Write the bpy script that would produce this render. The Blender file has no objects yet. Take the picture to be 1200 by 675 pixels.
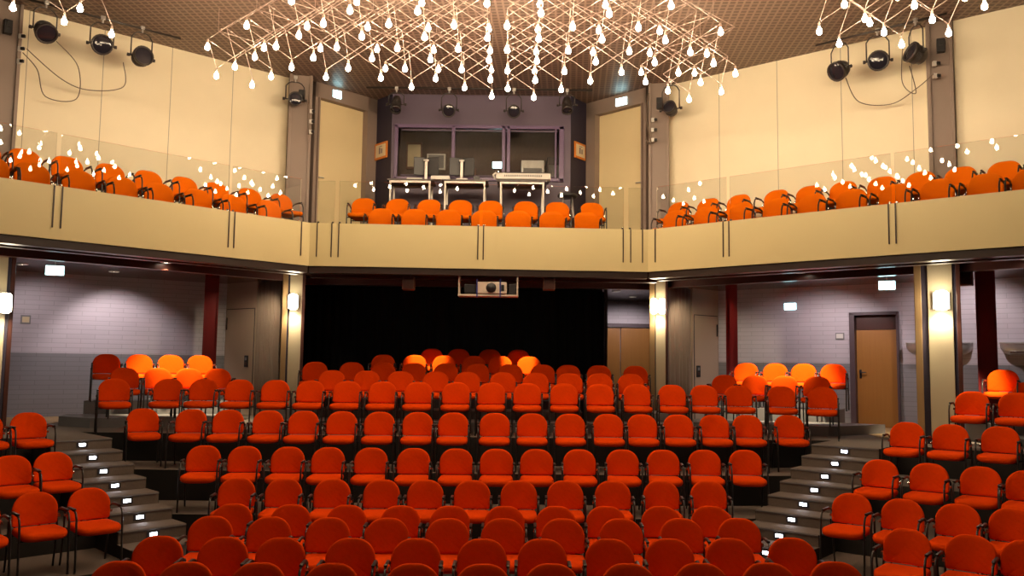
import bpy, bmesh, math, random
from mathutils import Vector, Matrix
random.seed(7)
PI = math.pi
scene = bpy.context.scene
COL = scene.collection
EYE = 2.44

# ---------------------------------------------------------------- materials
def new_mat(name):
    m = bpy.data.materials.new(name); m.use_nodes = True
    nt = m.node_tree
    return m, nt, nt.nodes['Principled BSDF']

def mat(name, col, rough=0.6, metal=0.0, noise=0.0, nscale=8.0, bump=0.0, spec=0.5, sheen=0.0, coat=0.0):
    m, nt, b = new_mat(name)
    b.inputs['Base Color'].default_value = (*col, 1)
    b.inputs['Roughness'].default_value = rough
    b.inputs['Metallic'].default_value = metal
    b.inputs['Specular IOR Level'].default_value = spec
    b.inputs['Sheen Weight'].default_value = sheen
    b.inputs['Coat Weight'].default_value = coat
    if noise or bump:
        tc = nt.nodes.new('ShaderNodeTexCoord')
        n = nt.nodes.new('ShaderNodeTexNoise'); n.inputs['Scale'].default_value = nscale
        n.inputs['Detail'].default_value = 4
        nt.links.new(tc.outputs['Object'], n.inputs['Vector'])
        if noise:
            mx = nt.nodes.new('ShaderNodeMix'); mx.data_type = 'RGBA'
            mx.inputs[6].default_value = (*[c * (1 - noise) for c in col], 1)
            mx.inputs[7].default_value = (*[min(1, c * (1 + noise)) for c in col], 1)
            nt.links.new(n.outputs['Fac'], mx.inputs[0])
            nt.links.new(mx.outputs[2], b.inputs['Base Color'])
        if bump:
            bp = nt.nodes.new('ShaderNodeBump'); bp.inputs['Strength'].default_value = bump
            bp.inputs['Distance'].default_value = 0.01
            nt.links.new(n.outputs['Fac'], bp.inputs['Height'])
            nt.links.new(bp.outputs['Normal'], b.inputs['Normal'])
    return m

def emis(name, col, strength):
    m = bpy.data.materials.new(name); m.use_nodes = True
    nt = m.node_tree; nt.nodes.clear()
    o = nt.nodes.new('ShaderNodeOutputMaterial'); e = nt.nodes.new('ShaderNodeEmission')
    e.inputs['Color'].default_value = (*col, 1); e.inputs['Strength'].default_value = strength
    nt.links.new(e.outputs[0], o.inputs[0])
    return m

def math_node(nt, op, a, b=None, c=None):
    n = nt.nodes.new('ShaderNodeMath'); n.operation = op
    for i, v in enumerate((a, b, c)):
        if v is None: continue
        if isinstance(v, (int, float)): n.inputs[i].default_value = v
        else: nt.links.new(v, n.inputs[i])
    return n.outputs[0]

def glass_mat():
    m = bpy.data.materials.new('clear_glass'); m.use_nodes = True
    nt = m.node_tree; nt.nodes.clear()
    o = nt.nodes.new('ShaderNodeOutputMaterial')
    t = nt.nodes.new('ShaderNodeBsdfTransparent'); t.inputs[0].default_value = (0.955, 0.965, 0.955, 1)
    g = nt.nodes.new('ShaderNodeBsdfGlossy'); g.inputs['Roughness'].default_value = 0.0
    f = nt.nodes.new('ShaderNodeFresnel'); f.inputs[0].default_value = 1.5
    mx = nt.nodes.new('ShaderNodeMixShader')
    nt.links.new(f.outputs[0], mx.inputs[0]); nt.links.new(t.outputs[0], mx.inputs[1]); nt.links.new(g.outputs[0], mx.inputs[2])
    nt.links.new(mx.outputs[0], o.inputs[0])
    return m

def panel_wall_mat(name, col, width, line=0.012, dark=0.45):
    """smooth wall panels with fine vertical joints every `width` metres along local X"""
    m, nt, b = new_mat(name)
    tc = nt.nodes.new('ShaderNodeTexCoord'); sp = nt.nodes.new('ShaderNodeSeparateXYZ')
    nt.links.new(tc.outputs['Object'], sp.inputs[0])
    fr = math_node(nt, 'PINGPONG', sp.outputs[0], width / 2)
    near0 = math_node(nt, 'LESS_THAN', fr, line)
    fr2 = math_node(nt, 'MODULO', math_node(nt, 'ADD', sp.outputs[0], 100 * width), width)
    j = math_node(nt, 'LESS_THAN', fr2, line)
    n = nt.nodes.new('ShaderNodeTexNoise'); n.inputs['Scale'].default_value = 1.7
    nt.links.new(tc.outputs['Object'], n.inputs['Vector'])
    a = nt.nodes.new('ShaderNodeMix'); a.data_type = 'RGBA'
    a.inputs[6].default_value = (*[c * 0.95 for c in col], 1); a.inputs[7].default_value = (*[min(1, c * 1.05) for c in col], 1)
    nt.links.new(n.outputs['Fac'], a.inputs[0])
    c2 = nt.nodes.new('ShaderNodeMix'); c2.data_type = 'RGBA'
    nt.links.new(j, c2.inputs[0]); nt.links.new(a.outputs[2], c2.inputs[6])
    c2.inputs[7].default_value = (*[c * dark for c in col], 1)
    nt.links.new(c2.outputs[2], b.inputs['Base Color'])
    b.inputs['Roughness'].default_value = 0.55
    return m

def brick_wall_mat():
    """white painted block wall, painted grey below the line at eye height (object Z = world Z)"""
    m, nt, b = new_mat('painted_block_wall')
    tc = nt.nodes.new('ShaderNodeTexCoord'); sp = nt.nodes.new('ShaderNodeSeparateXYZ')
    nt.links.new(tc.outputs['Object'], sp.inputs[0])
    cb = nt.nodes.new('ShaderNodeCombineXYZ')
    nt.links.new(sp.outputs[0], cb.inputs[0]); nt.links.new(sp.outputs[2], cb.inputs[1])
    br = nt.nodes.new('ShaderNodeTexBrick')
    br.inputs['Scale'].default_value = 1.0; br.inputs['Brick Width'].default_value = 0.5
    br.inputs['Row Height'].default_value = 0.09; br.inputs['Mortar Size'].default_value = 0.005
    br.inputs['Color1'].default_value = (1, 1, 1, 1); br.inputs['Color2'].default_value = (0.94, 0.94, 0.94, 1)
    br.inputs['Mortar'].default_value = (0.72, 0.72, 0.72, 1)
    nt.links.new(cb.outputs[0], br.inputs['Vector'])
    low = math_node(nt, 'LESS_THAN', sp.outputs[2], 2.5)
    c = nt.nodes.new('ShaderNodeMix'); c.data_type = 'RGBA'
    c.inputs[6].default_value = (0.62, 0.56, 0.62, 1); c.inputs[7].default_value = (0.27, 0.26, 0.28, 1)
    nt.links.new(low, c.inputs[0])
    mu = nt.nodes.new('ShaderNodeMix'); mu.data_type = 'RGBA'; mu.blend_type = 'MULTIPLY'; mu.inputs[0].default_value = 1
    nt.links.new(c.outputs[2], mu.inputs[6]); nt.links.new(br.outputs['Color'], mu.inputs[7])
    nt.links.new(mu.outputs[2], b.inputs['Base Color'])
    b.inputs['Roughness'].default_value = 0.5
    return m

def ceiling_mat():
    """brown metal lattice ceiling: small square openings between narrow bars"""
    m, nt, b = new_mat('lattice_ceiling')
    tc = nt.nodes.new('ShaderNodeTexCoord'); mp = nt.nodes.new('ShaderNodeMapping')
    mp.inputs['Rotation'].default_value = (0, 0, math.radians(4))
    nt.links.new(tc.outputs['Object'], mp.inputs[0])
    sp = nt.nodes.new('ShaderNodeSeparateXYZ'); nt.links.new(mp.outputs[0], sp.inputs[0])
    w = 0.115
    fx = math_node(nt, 'MODULO', math_node(nt, 'ADD', sp.outputs[0], 100), w)
    fy = math_node(nt, 'MODULO', math_node(nt, 'ADD', sp.outputs[1], 100), w)
    hole = math_node(nt, 'MULTIPLY', math_node(nt, 'GREATER_THAN', fx, w * 0.3), math_node(nt, 'GREATER_THAN', fy, w * 0.3))
    c = nt.nodes.new('ShaderNodeMix'); c.data_type = 'RGBA'
    c.inputs[6].default_value = (0.26, 0.175, 0.135, 1); c.inputs[7].default_value = (0.115, 0.072, 0.055, 1)
    nt.links.new(hole, c.inputs[0]); nt.links.new(c.outputs[2], b.inputs['Base Color'])
    b.inputs['Roughness'].default_value = 0.5
    return m

def wood_mat(name, col, dark, scale=3.0, rough=0.45):
    m, nt, b = new_mat(name)
    tc = nt.nodes.new('ShaderNodeTexCoord'); mp = nt.nodes.new('ShaderNodeMapping')
    mp.inputs['Scale'].default_value = (9, 9, 0.5)
    n = nt.nodes.new('ShaderNodeTexNoise'); n.inputs['Scale'].default_value = scale; n.inputs['Detail'].default_value = 5
    nt.links.new(tc.outputs['Object'], mp.inputs[0]); nt.links.new(mp.outputs[0], n.inputs['Vector'])
    c = nt.nodes.new('ShaderNodeMix'); c.data_type = 'RGBA'
    c.inputs[6].default_value = (*dark, 1); c.inputs[7].default_value = (*col, 1)
    nt.links.new(n.outputs['Fac'], c.inputs[0]); nt.links.new(c.outputs[2], b.inputs['Base Color'])
    b.inputs['Roughness'].default_value = rough
    return m

M = dict(
    fabric=mat('orange_red_upholstery', (0.80, 0.060, 0.001), 0.9, noise=0.08, nscale=30, bump=0.25, spec=0.05),
    fabric_balcony_lit=mat('orange_lit_upholstery', (0.80, 0.155, 0.002), 0.9, noise=0.08, nscale=30, bump=0.25, spec=0.05),  # stalls fabric shifted to orange: stronger balcony light put into its colour
    chair_frame=mat('black_tube_steel', (0.025, 0.022, 0.022), 0.3, spec=0.6),
    chrome=mat('chrome', (0.75, 0.73, 0.7), 0.15, 1.0),
    armpad=mat('black_arm_plastic', (0.02, 0.02, 0.02), 0.35),
    cream=mat('cream_fascia_lacquer', (0.66, 0.55, 0.285), 0.35, noise=0.03, nscale=1.5),
    cream_door=mat('cream_door_panel', (0.80, 0.65, 0.37), 0.5, noise=0.04, nscale=2),
    grey_frame=mat('taupe_steel_paint', (0.27, 0.20, 0.165), 0.5, noise=0.05, nscale=3),
    pillar_wood=mat('tan_pillar_cladding', (0.36, 0.225, 0.10), 0.45, noise=0.08, nscale=3),
    pillar_beige=mat('beige_pillar_face', (0.55, 0.46, 0.30), 0.35, noise=0.05, nscale=3),
    red=mat('dark_red_column_paint', (0.16, 0.008, 0.010), 0.45),
    black_riser=mat('black_riser_paint', (0.012, 0.010, 0.009), 0.7),
    carpet=mat('taupe_stair_carpet', (0.15, 0.115, 0.095), 0.9, noise=0.15, nscale=60, bump=0.2),
    floor=mat('dark_hall_floor', (0.045, 0.035, 0.030), 0.6, noise=0.1),
    parquet=wood_mat('foyer_parquet', (0.42, 0.27, 0.12), (0.30, 0.18, 0.08)),
    bal_floor=mat('balcony_carpet', (0.12, 0.085, 0.06), 0.9),
    soffit=mat('dark_brown_gloss_soffit', (0.055, 0.028, 0.022), 0.16, spec=0.6, noise=0.1, nscale=2),
    edge=mat('dark_bronze_edge', (0.035, 0.018, 0.014), 0.3, spec=0.6),
    beam=mat('dark_maroon_beam', (0.07, 0.026, 0.020), 0.3),
    black_curtain=mat('black_stage_curtain', (0.006, 0.005, 0.007), 0.9, noise=0.3, nscale=2),
    curtain=mat('mauve_brown_curtain', (0.30, 0.21, 0.17), 0.7, noise=0.06, nscale=10, sheen=0.2),
    partition=mat('pink_beige_partition', (0.50, 0.36, 0.27), 0.55, noise=0.03, nscale=2),
    door_wood=wood_mat('oak_door', (0.40, 0.175, 0.035), (0.33, 0.135, 0.027)),
    door_frame=mat('aubergine_door_frame', (0.09, 0.06, 0.07), 0.4),
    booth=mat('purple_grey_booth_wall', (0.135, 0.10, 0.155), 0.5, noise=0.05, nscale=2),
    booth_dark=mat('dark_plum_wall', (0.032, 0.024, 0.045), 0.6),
    booth_frame=mat('purple_window_frame', (0.16, 0.10, 0.21), 0.35),
    booth_inside=mat('booth_interior_wall', (0.10, 0.065, 0.05), 0.7, noise=0.2, nscale=3),
    glass=glass_mat(),
    steel=mat('brushed_steel', (0.58, 0.55, 0.53), 0.35, 0.65),
    grey_steel=mat('light_grey_frame_steel', (0.62, 0.55, 0.50), 0.35, 0.2),
    desk=mat('dark_desk_laminate', (0.06, 0.045, 0.045), 0.4),
    black=mat('black_plastic', (0.018, 0.016, 0.018), 0.4),
    spot=mat('black_lamp_housing', (0.035, 0.026, 0.024), 0.4, spec=0.6),
    lens=mat('spotlight_lens', (0.022, 0.020, 0.030), 0.08, spec=0.7),
    white=mat('white_plastic', (0.75, 0.72, 0.68), 0.4),
    grey=mat('mid_grey_plastic', (0.26, 0.25, 0.26), 0.5),
    pale_box=mat('pale_projector_shell', (0.66, 0.55, 0.45), 0.4),
    brown_box=mat('brown_speaker_shell', (0.16, 0.065, 0.035), 0.5),
    blue=mat('blue_strap', (0.02, 0.03, 0.20), 0.5),
    orange=mat('orange_picture_frame', (0.75, 0.24, 0.03), 0.5),
    paper=mat('cream_paper', (0.80, 0.66, 0.42), 0.7),
    ink=mat('grey_print', (0.25, 0.20, 0.20), 0.7),
    yellow_tape=mat('yellow_marker', (0.7, 0.55, 0.05), 0.5),
    cable=mat('grey_cable', (0.14, 0.10, 0.07), 0.6),
    rod=mat('pale_brushed_rod', (0.60, 0.47, 0.42), 0.35, 0.5),
    socket=mat('bright_lamp_socket', (0.80, 0.62, 0.55), 0.3, 0.6),
    step_box=mat('grey_platform_paint', (0.15, 0.135, 0.135), 0.6, noise=0.08),
    bulb=emis('glowing_bulb', (1.0, 0.77, 0.50), 118.0),
    exit=emis('exit_sign_face', (0.55, 0.95, 1.0), 9.0),
    exit_green=emis('exit_sign_pictogram', (0.0, 0.75, 0.85), 3.0),
    step_led=emis('step_led', (0.82, 0.88, 1.0), 30.0),
    wall_lamp=emis('wall_lamp_glow', (1.0, 0.86, 0.62), 30.0),
    down=emis('downlight_glow', (1.0, 0.88, 0.70), 22.0),
    monitor_glow=emis('monitor_glow', (0.45, 0.75, 1.0), 2.0),
)
M['wall_panel'] = panel_wall_mat('cream_wall_panels', (0.88, 0.78, 0.56), 1.14)
M['brick'] = brick_wall_mat()
M['ceiling'] = ceiling_mat()

# ---------------------------------------------------------------- mesh helpers
def link(name, bm, m, parent=None, smooth=False, loc=None, rot=None):
    me = bpy.data.meshes.new(name)
    bm.normal_update(); bm.to_mesh(me); bm.free()
    if smooth:
        for p in me.polygons: p.use_smooth = True
    me.materials.append(m)
    o = bpy.data.objects.new(name, me); COL.objects.link(o)
    if parent is not None: o.parent = parent
    if loc is not None: o.location = loc
    if rot is not None: o.rotation_euler = rot
    return o

def tag(o, label, cat, group=None):
    o['label'] = label; o['category'] = cat
    if group: o['group'] = group
    return o

def empty(name, loc=(0, 0, 0), rz=0.0, label=None, cat=None, group=None):
    o = bpy.data.objects.new(name, None); COL.objects.link(o)
    o.location = loc; o.rotation_euler = (0, 0, rz); o.empty_display_size = 0.1
    if label: tag(o, label, cat, group)
    return o

def struct(name, bm, m, parent=None, smooth=False, loc=None, rot=None):
    o = link(name, bm, m, parent, smooth, loc, rot)
    if parent is None: o['kind'] = 'structure'
    return o

def box(bm, c, s, bev=0.0, rot=None):
    r = bmesh.ops.create_cube(bm, size=1.0)
    vs = r['verts']
    mt = Matrix.Translation(c) @ (rot.to_4x4() if rot else Matrix.Identity(4)) @ Matrix.Diagonal((*s, 1))
    bmesh.ops.transform(bm, matrix=mt, verts=vs)
    if bev:
        es = list({e for v in vs for e in v.link_edges})
        bmesh.ops.bevel(bm, geom=es, offset=bev, segments=2, affect='EDGES', profile=0.5)
    return bm

def B(c, s, bev=0.0, rot=None):
    return box(bmesh.new(), c, s, bev, rot)

def prism(bm, pts, z0, z1):
    lo = [bm.verts.new((x, y, z0)) for x, y in pts]; hi = [bm.verts.new((x, y, z1)) for x, y in pts]
    n = len(pts)
    fb = bm.faces.new(lo[::-1]); ft = bm.faces.new(hi)
    for i in range(n): bm.faces.new((lo[i], lo[(i + 1) % n], hi[(i + 1) % n], hi[i]))
    bmesh.ops.recalc_face_normals(bm, faces=bm.faces[:])
    return bm

def tube(bm, pts, r, seg=8, closed_caps=True):
    pts = [Vector(p) for p in pts]; rings = []
    n = len(pts); up = Vector((0, 0, 1))
    t0 = (pts[1] - pts[0]).normalized()
    if abs(t0.dot(up)) > 0.9: up = Vector((0, 1, 0)) if abs(t0.y) < .9 else Vector((1, 0, 0))
    a = t0.cross(up).normalized()
    for i, p in enumerate(pts):
        if i == 0: t = pts[1] - pts[0]
        elif i == n - 1: t = pts[-1] - pts[-2]
        else: t = (pts[i + 1] - p).normalized() + (p - pts[i - 1]).normalized()
        t.normalize()
        a = (a - t * a.dot(t)); a.normalize(); b = t.cross(a)
        rr = r[i] if isinstance(r, (list, tuple)) else r
        rings.append([bm.verts.new(p + (a * math.cos(2 * PI * k / seg) + b * math.sin(2 * PI * k / seg)) * rr) for k in range(seg)])
    for i in range(n - 1):
        for k in range(seg):
            bm.faces.new((rings[i][k], rings[i][(k + 1) % seg], rings[i + 1][(k + 1) % seg], rings[i + 1][k]))
    if closed_caps:
        bm.faces.new(rings[0][::-1]); bm.faces.new(rings[-1])
    return bm

def lathe(bm, prof, seg=16, mt=None):
    rings = []
    for r, z in prof:
        if r < 1e-5: rings.append([bm.verts.new((0, 0, z))])
        else: rings.append([bm.verts.new((r * math.cos(2 * PI * k / seg), r * math.sin(2 * PI * k / seg), z)) for k in range(seg)])
    nv = [v for rg in rings for v in rg]
    for i in range(len(rings) - 1):
        A, Bq = rings[i], rings[i + 1]
        for k in range(seg):
            k2 = (k + 1) % seg
            if len(A) == 1 and len(Bq) == 1: continue
            if len(A) == 1: bm.faces.new((A[0], Bq[k2], Bq[k]))
            elif len(Bq) == 1: bm.faces.new((A[k], A[k2], Bq[0]))
            else: bm.faces.new((A[k], A[k2], Bq[k2], Bq[k]))
    if mt is not None: bmesh.ops.transform(bm, matrix=mt, verts=nv)
    return bm

def arc_pts(c, r, a0, a1, n, plane='yz'):
    out = []
    for i in range(n + 1):
        a = a0 + (a1 - a0) * i / n
        u, v = r * math.cos(a), r * math.sin(a)
        out.append((c[0], c[1] + u, c[2] + v) if plane == 'yz' else ((c[0] + u, c[1], c[2] + v) if plane == 'xz' else (c[0] + u, c[1] + v, c[2])))
    return out

def pad(outline, thick, puff, warp):
    """cushion from a 2-D outline: rounded rim, bulged faces; warp maps (u,v,w)->xyz"""
    bm = bmesh.new()
    cu = sum(p[0] for p in outline) / len(outline); cv = sum(p[1] for p in outline) / len(outline)
    layers = [(0.0, -1.0 - puff), (0.5, -1.0 - puff * .8), (0.80, -1.0 - .25 * puff), (0.93, -0.85), (0.985, -0.5), (1.0, 0.0), (0.985, 0.5), (0.93, 0.85), (0.80, 1.0 + .25 * puff), (0.5, 1.0 + puff * .8), (0.0, 1.0 + puff)]
    rings = []
    for s, w in layers:
        if s == 0: rings.append([bm.verts.new(warp(cu, cv, w * thick / 2))])
        else: rings.append([bm.verts.new(warp(cu + (u - cu) * s, cv + (v - cv) * s, w * thick / 2)) for u, v in outline])
    n = len(outline)
    for i in range(len(rings) - 1):
        A, Bq = rings[i], rings[i + 1]
        for k in range(n):
            k2 = (k + 1) % n
            if len(A) == 1: bm.faces.new((A[0], Bq[k2], Bq[k]))
            elif len(Bq) == 1: bm.faces.new((A[k], A[k2], Bq[0]))
            else: bm.faces.new((A[k], A[k2], Bq[k2], Bq[k]))
    bmesh.ops.recalc_face_normals(bm, faces=bm.faces[:])
    return bm

def rr_outline(corners, n=5):
    """rounded polygon: corners = (x, y, radius)"""
    out = []; m = len(corners)
    for i in range(m):
        p = Vector(corners[i][:2]); r = corners[i][2]
        a = (Vector(corners[i - 1][:2]) - p).normalized(); b = (Vector(corners[(i + 1) % m][:2]) - p).normalized()
        ang = a.angle(b); d = r / math.tan(ang / 2)
        c = p + (a + b).normalized() * (r / math.sin(ang / 2))
        s, e = p + a * d - c, p + b * d - c
        a0 = math.atan2(s.y, s.x); da = (math.atan2(e.y, e.x) - a0 + PI) % (2 * PI) - PI
        for k in range(n + 1):
            t = a0 + da * k / n
            out.append((c.x + r * math.cos(t), c.y + r * math.sin(t)))
    return out

def copy_tree(o, parent=None):
    c = o.copy(); COL.objects.link(c)
    if parent is not None: c.parent = parent
    for ch in list(o.children): copy_tree(ch, c)
    return c

ORD = ['zeroth', 'first', 'second', 'third', 'fourth', 'fifth', 'sixth', 'seventh', 'eighth', 'ninth', 'tenth', 'eleventh', 'twelfth',
       'thirteenth', 'fourteenth', 'fifteenth', 'sixteenth', 'seventeenth', 'eighteenth', 'nineteenth', 'twentieth']
def place(i, n):
    if i == 0: return 'leftmost'
    if i == n - 1: return 'rightmost'
    return ORD[i + 1] + ' from left'
ROWS = {
 'front1': (0, [(-3.08,6.97,4.0),(-2.55,6.97,4.0),(-1.98,6.98,3.0),(-1.4,6.99,2.0),(-0.76,7.01,1.0),(-0.2,7.03,-0.0),(0.35,7.07,-1.0),(0.97,7.11,-2.0),(1.57,7.16,-3.0),(2.13,7.2,-4.0),(2.71,7.27,-5.0)]),
 'front2': (0, [(-3.17,7.95,5.0),(-2.58,7.95,4.0),(-2.06,7.95,3.0),(-1.43,7.97,2.0),(-0.84,7.99,1.0),(-0.24,8.01,-0.0),(0.31,8.04,-1.0),(0.93,8.08,-2.0),(1.49,8.13,-3.0),(2.06,8.18,-4.0),(2.66,8.24,-5.0)]),
 'front3': (0, [(-3.05,8.97,4.0),(-2.45,8.97,3.0),(-1.85,8.98,2.0),(-1.25,8.99,2.0),(-0.63,9.01,1.0),(-0.06,9.04,-0.0),(0.56,9.08,-1.0),(1.17,9.12,-2.0),(1.81,9.18,-3.0),(2.43,9.24,-4.0)]),
 'front4': (0, [(-3.08,9.74,4.0),(-2.43,9.74,3.0),(-1.81,9.75,2.0),(-1.21,9.76,1.0),(-0.66,9.78,1.0),(-0.05,9.81,-0.0),(0.53,9.85,-1.0),(1.1,9.89,-2.0),(1.73,9.94,-3.0),(2.31,10.0,-4.0)]),
 'tier1': (0.142, [(-3.37,10.79,5.0),(-2.79,10.79,4.0),(-2.19,10.79,3.0),(-1.58,10.8,2.0),(-1.04,10.82,1.0),(-0.46,10.84,0.0),(0.12,10.87,-1.0),(0.7,10.91,-2.0),(1.3,10.95,-3.0),(1.92,11.01,-4.0),(2.53,11.07,-5.0)]),
 'tier2': (0.427, [(-4.18,11.85,10),(-3.61,11.84,5.0),(-3.02,11.83,4.0),(-2.47,11.83,3.0),(-1.89,11.84,3.0),(-1.31,11.85,2.0),(-0.73,11.87,1.0),(-0.18,11.9,-0.0),(0.37,11.93,-1.0),(0.96,11.97,-2.0),(1.56,12.02,-3.0),(2.13,12.07,-4.0),(2.72,12.13,-5.0),(3.31,12.2,-6.0)]),
 'tier3': (0.853, [(-5.54,12.98,28),(-4.77,12.94,7.0),(-4.21,12.92,6.0),(-3.61,12.91,5.0),(-3.08,12.9,4.0),(-2.51,12.9,4.0),(-1.95,12.91,3.0),(-1.38,12.92,2.0),(-0.85,12.94,1.0),(-0.23,12.96,-0.0),(0.33,12.99,-1.0),(0.9,13.03,-2.0),(1.48,13.08,-3.0),(2.0,13.12,-4.0),(2.56,13.18,-5.0),(3.12,13.24,-5.0),(3.65,13.31,-6.0),(4.32,13.4,-7.0)]),
 'tier4': (1.28, [(-6.21,13.45,28),(-5.48,13.8,12),(-4.97,13.97,7.0),(-4.39,13.95,7.0),(-3.8,13.93,6.0),(-3.23,13.92,5.0),(-2.64,13.92,4.0),(-2.07,13.92,3.0),(-1.49,13.94,2.0),(-0.88,13.95,1.0),(-0.31,13.98,0.0),(0.27,14.01,-1.0),(0.87,14.05,-2.0),(1.46,14.1,-3.0),(2.07,14.15,-4.0),(2.66,14.21,-5.0),(3.2,14.27,-6.0),(3.79,14.35,-7.0),(4.48,14.25,-12),(5.07,13.95,-22)]),
 'back1': (1.44, [(-3.07,14.77,4.0),(-2.47,14.77,3.0),(-1.89,14.78,3.0),(-1.29,14.79,2.0),(-0.75,14.81,1.0),(-0.14,14.84,-0.0),(0.43,14.87,-1.0),(1.02,14.91,-2.0),(1.54,14.95,-3.0),(2.09,15.0,-4.0)]),
 'back2': (1.58, [(-3.56,15.63,5.0),(-2.89,15.62,4.0),(-2.32,15.62,3.0),(-1.76,15.63,2.0),(-1.18,15.64,1.0),(-0.61,15.67,0.0),(-0.01,15.69,-0.0),(0.58,15.73,-1.0),(1.05,15.76,-2.0),(1.62,15.81,-3.0),(2.3,15.87,-4.0)]),
 'back3': (1.73, [(-2.45,16.47,3.0),(-1.85,16.48,2.0),(-1.28,16.49,2.0),(-0.72,16.51,1.0),(-0.21,16.53,-0.0),(0.35,16.57,-1.0)]),
 'back4': (1.87, [(-1.6,17.33,2.0),(-1.06,17.35,1.0),(-0.43,17.37,0.0),(0.15,17.4,-1.0)]),
 'leftC2': (1.44, [(-6.51,14.45,28),(-6.03,14.65,28),(-5.58,14.85,28),(-5.15,15.05,28)]),
 'leftC1': (1.67, [(-7.2,15.25,28),(-6.73,15.5,28),(-6.24,15.7,28),(-5.78,15.9,28)]),
 'rightC2': (1.44, [(3.86,15.45,-26),(4.35,15.25,-26),(4.81,15.05,-26),(5.29,14.8,-26)]),
 'rightC1': (1.66, [(4.5,16.35,-26),(4.99,16.15,-26),(5.44,15.9,-26),(5.88,15.6,-26)]),
 'right3': (0.853, [(5.57,12.06,-38),(6.0,11.72,-38),(6.51,11.43,-38)]),
 'right2': (0.427, [(4.79,11.15,-38),(5.26,10.82,-38),(5.74,10.53,-38),(6.08,10.15,-38)]),
 'right1': (0.142, [(4.02,10.14,-38),(4.44,9.77,-38),(4.9,9.46,-38),(5.35,9.22,-38)]),
 'right0': (0, [(4.02,8.76,-38),(4.51,8.49,-38),(4.91,8.24,-38)]),
 'right4': (1.29, [(6.78,12.6,-38),(7.19,12.2,-38)]),
 'right5': (1.42, [(7.93,13.1,-38)]),
 'right6': (1.6, [(7.82,13.6,-38)]),
 'left3': (0.853, [(-6.94,11.34,44),(-6.56,11.71,44)]),
 'left2': (0.427, [(-6.42,10.13,44),(-5.99,10.37,44),(-5.71,10.79,44)]),
 'left1': (0.142, [(-5.51,8.96,44),(-5.17,9.45,44),(-4.76,9.8,44)]),
 'balLf': (4.2, [(-6.97,11.17,45),(-6.62,11.53,45),(-6.2,11.96,45),(-5.78,12.38,45),(-5.4,12.78,45),(-4.97,13.21,45),(-4.56,13.63,45),(-4.11,14.08,45)]),
 'balLb': (4.64, [(-7.55,11.91,45),(-7.19,12.3,45),(-6.79,12.74,45),(-6.36,13.2,45),(-5.95,13.65,45),(-5.54,14.1,45),(-5.15,14.53,45),(-4.72,14.99,45),(-4.29,15.47,45)]),
 'balRb': (4.64, [(3.13,15.75,-41),(3.59,15.36,-41),(4.04,14.97,-41),(4.57,14.52,-41),(5.0,14.15,-41),(5.43,13.78,-41),(5.89,13.39,-41),(6.32,13.01,-41),(6.75,12.65,-41),(7.19,12.27,-41),(7.6,11.92,-41)]),
 'balRf': (4.2, [(2.82,14.52,-41),(3.27,14.13,-41),(3.74,13.74,-41),(4.2,13.34,-41),(4.63,12.98,-41),(5.08,12.58,-41),(5.55,12.18,-41),(5.97,11.81,-41),(6.43,11.43,-41),(6.84,11.07,-41)]),
 'balCf': (4.2, [(-2.28,14.7,0),(-1.71,14.72,0),(-1.11,14.74,0),(-0.5,14.77,0),(0.09,14.79,0),(0.68,14.81,0),(1.28,14.83,0)]),
 'balCb': (4.64, [(-2.78,15.77,0),(-2.15,15.8,0),(-1.56,15.82,0),(-0.98,15.84,0),(-0.42,15.86,0),(0.24,15.88,0),(0.83,15.91,0),(1.48,15.93,0)]),
}
# ---------------------------------------------------------------- seating tiers and floors
def PL(t, s): return ((t + s) * 0.70711, (s - t) * 0.70711)            # left stair frame: t down the stairs, s across
RD = (-0.640, -0.768); RW = (0.768, -0.640)
def PR(t, s): return (RD[0] * t + RW[0] * s, RD[1] * t + RW[1] * s)    # right stair frame
STEP = 1.28 / 9
def side_t(n): return -9.7 if n == 1 else (-10.98 if n <= 3 else (-12.30 if n <= 6 else -13.62))
def cen_y(n): return 10.22 if n == 1 else (11.26 if n <= 3 else (12.33 if n <= 6 else 13.33))
SL0, SL1 = 3.92, 4.74
SR0, SR1 = -3.82, -4.80
for n in range(1, 10):
    k = 9 - n
    tl = -12.83 + 0.42 * k; tr = -12.79 + 0.40 * k
    st = side_t(n); yc = cen_y(n)
    s1 = SL1 * math.sqrt(2)
    xl = s1 - yc
    # right centre edge: point on s=SR1 with y = yc'
    ycr = yc + 0.22
    tt = (ycr - RW[1] * SR1) / RD[1]
    xr = PR(tt, SR1)[0]
    pts = [PL(st, -6), PL(st, SL0), PL(tl, SL0), PL(tl, SL1), (xl, yc), (-1.0, yc - 0.0), (xr * 0.5, yc + 0.06), (xr, ycr),
           PR(tr, SR1), PR(tr, SR0), PR(st, SR0), PR(st, 6), (13.5, 25.0), (-13.5, 25.0)]
    lo = 0.0 if n == 1 else (n - 1) * STEP
    o = struct('floor_tier_%d' % n, prism(bmesh.new(), pts, lo, n * STEP), M['black_riser'] if n not in (9,) else M['black_riser'])
    o.data.materials.append(M['carpet'])
    for p in o.data.polygons:
        if p.normal.z > 0.5: p.material_index = 1
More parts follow.
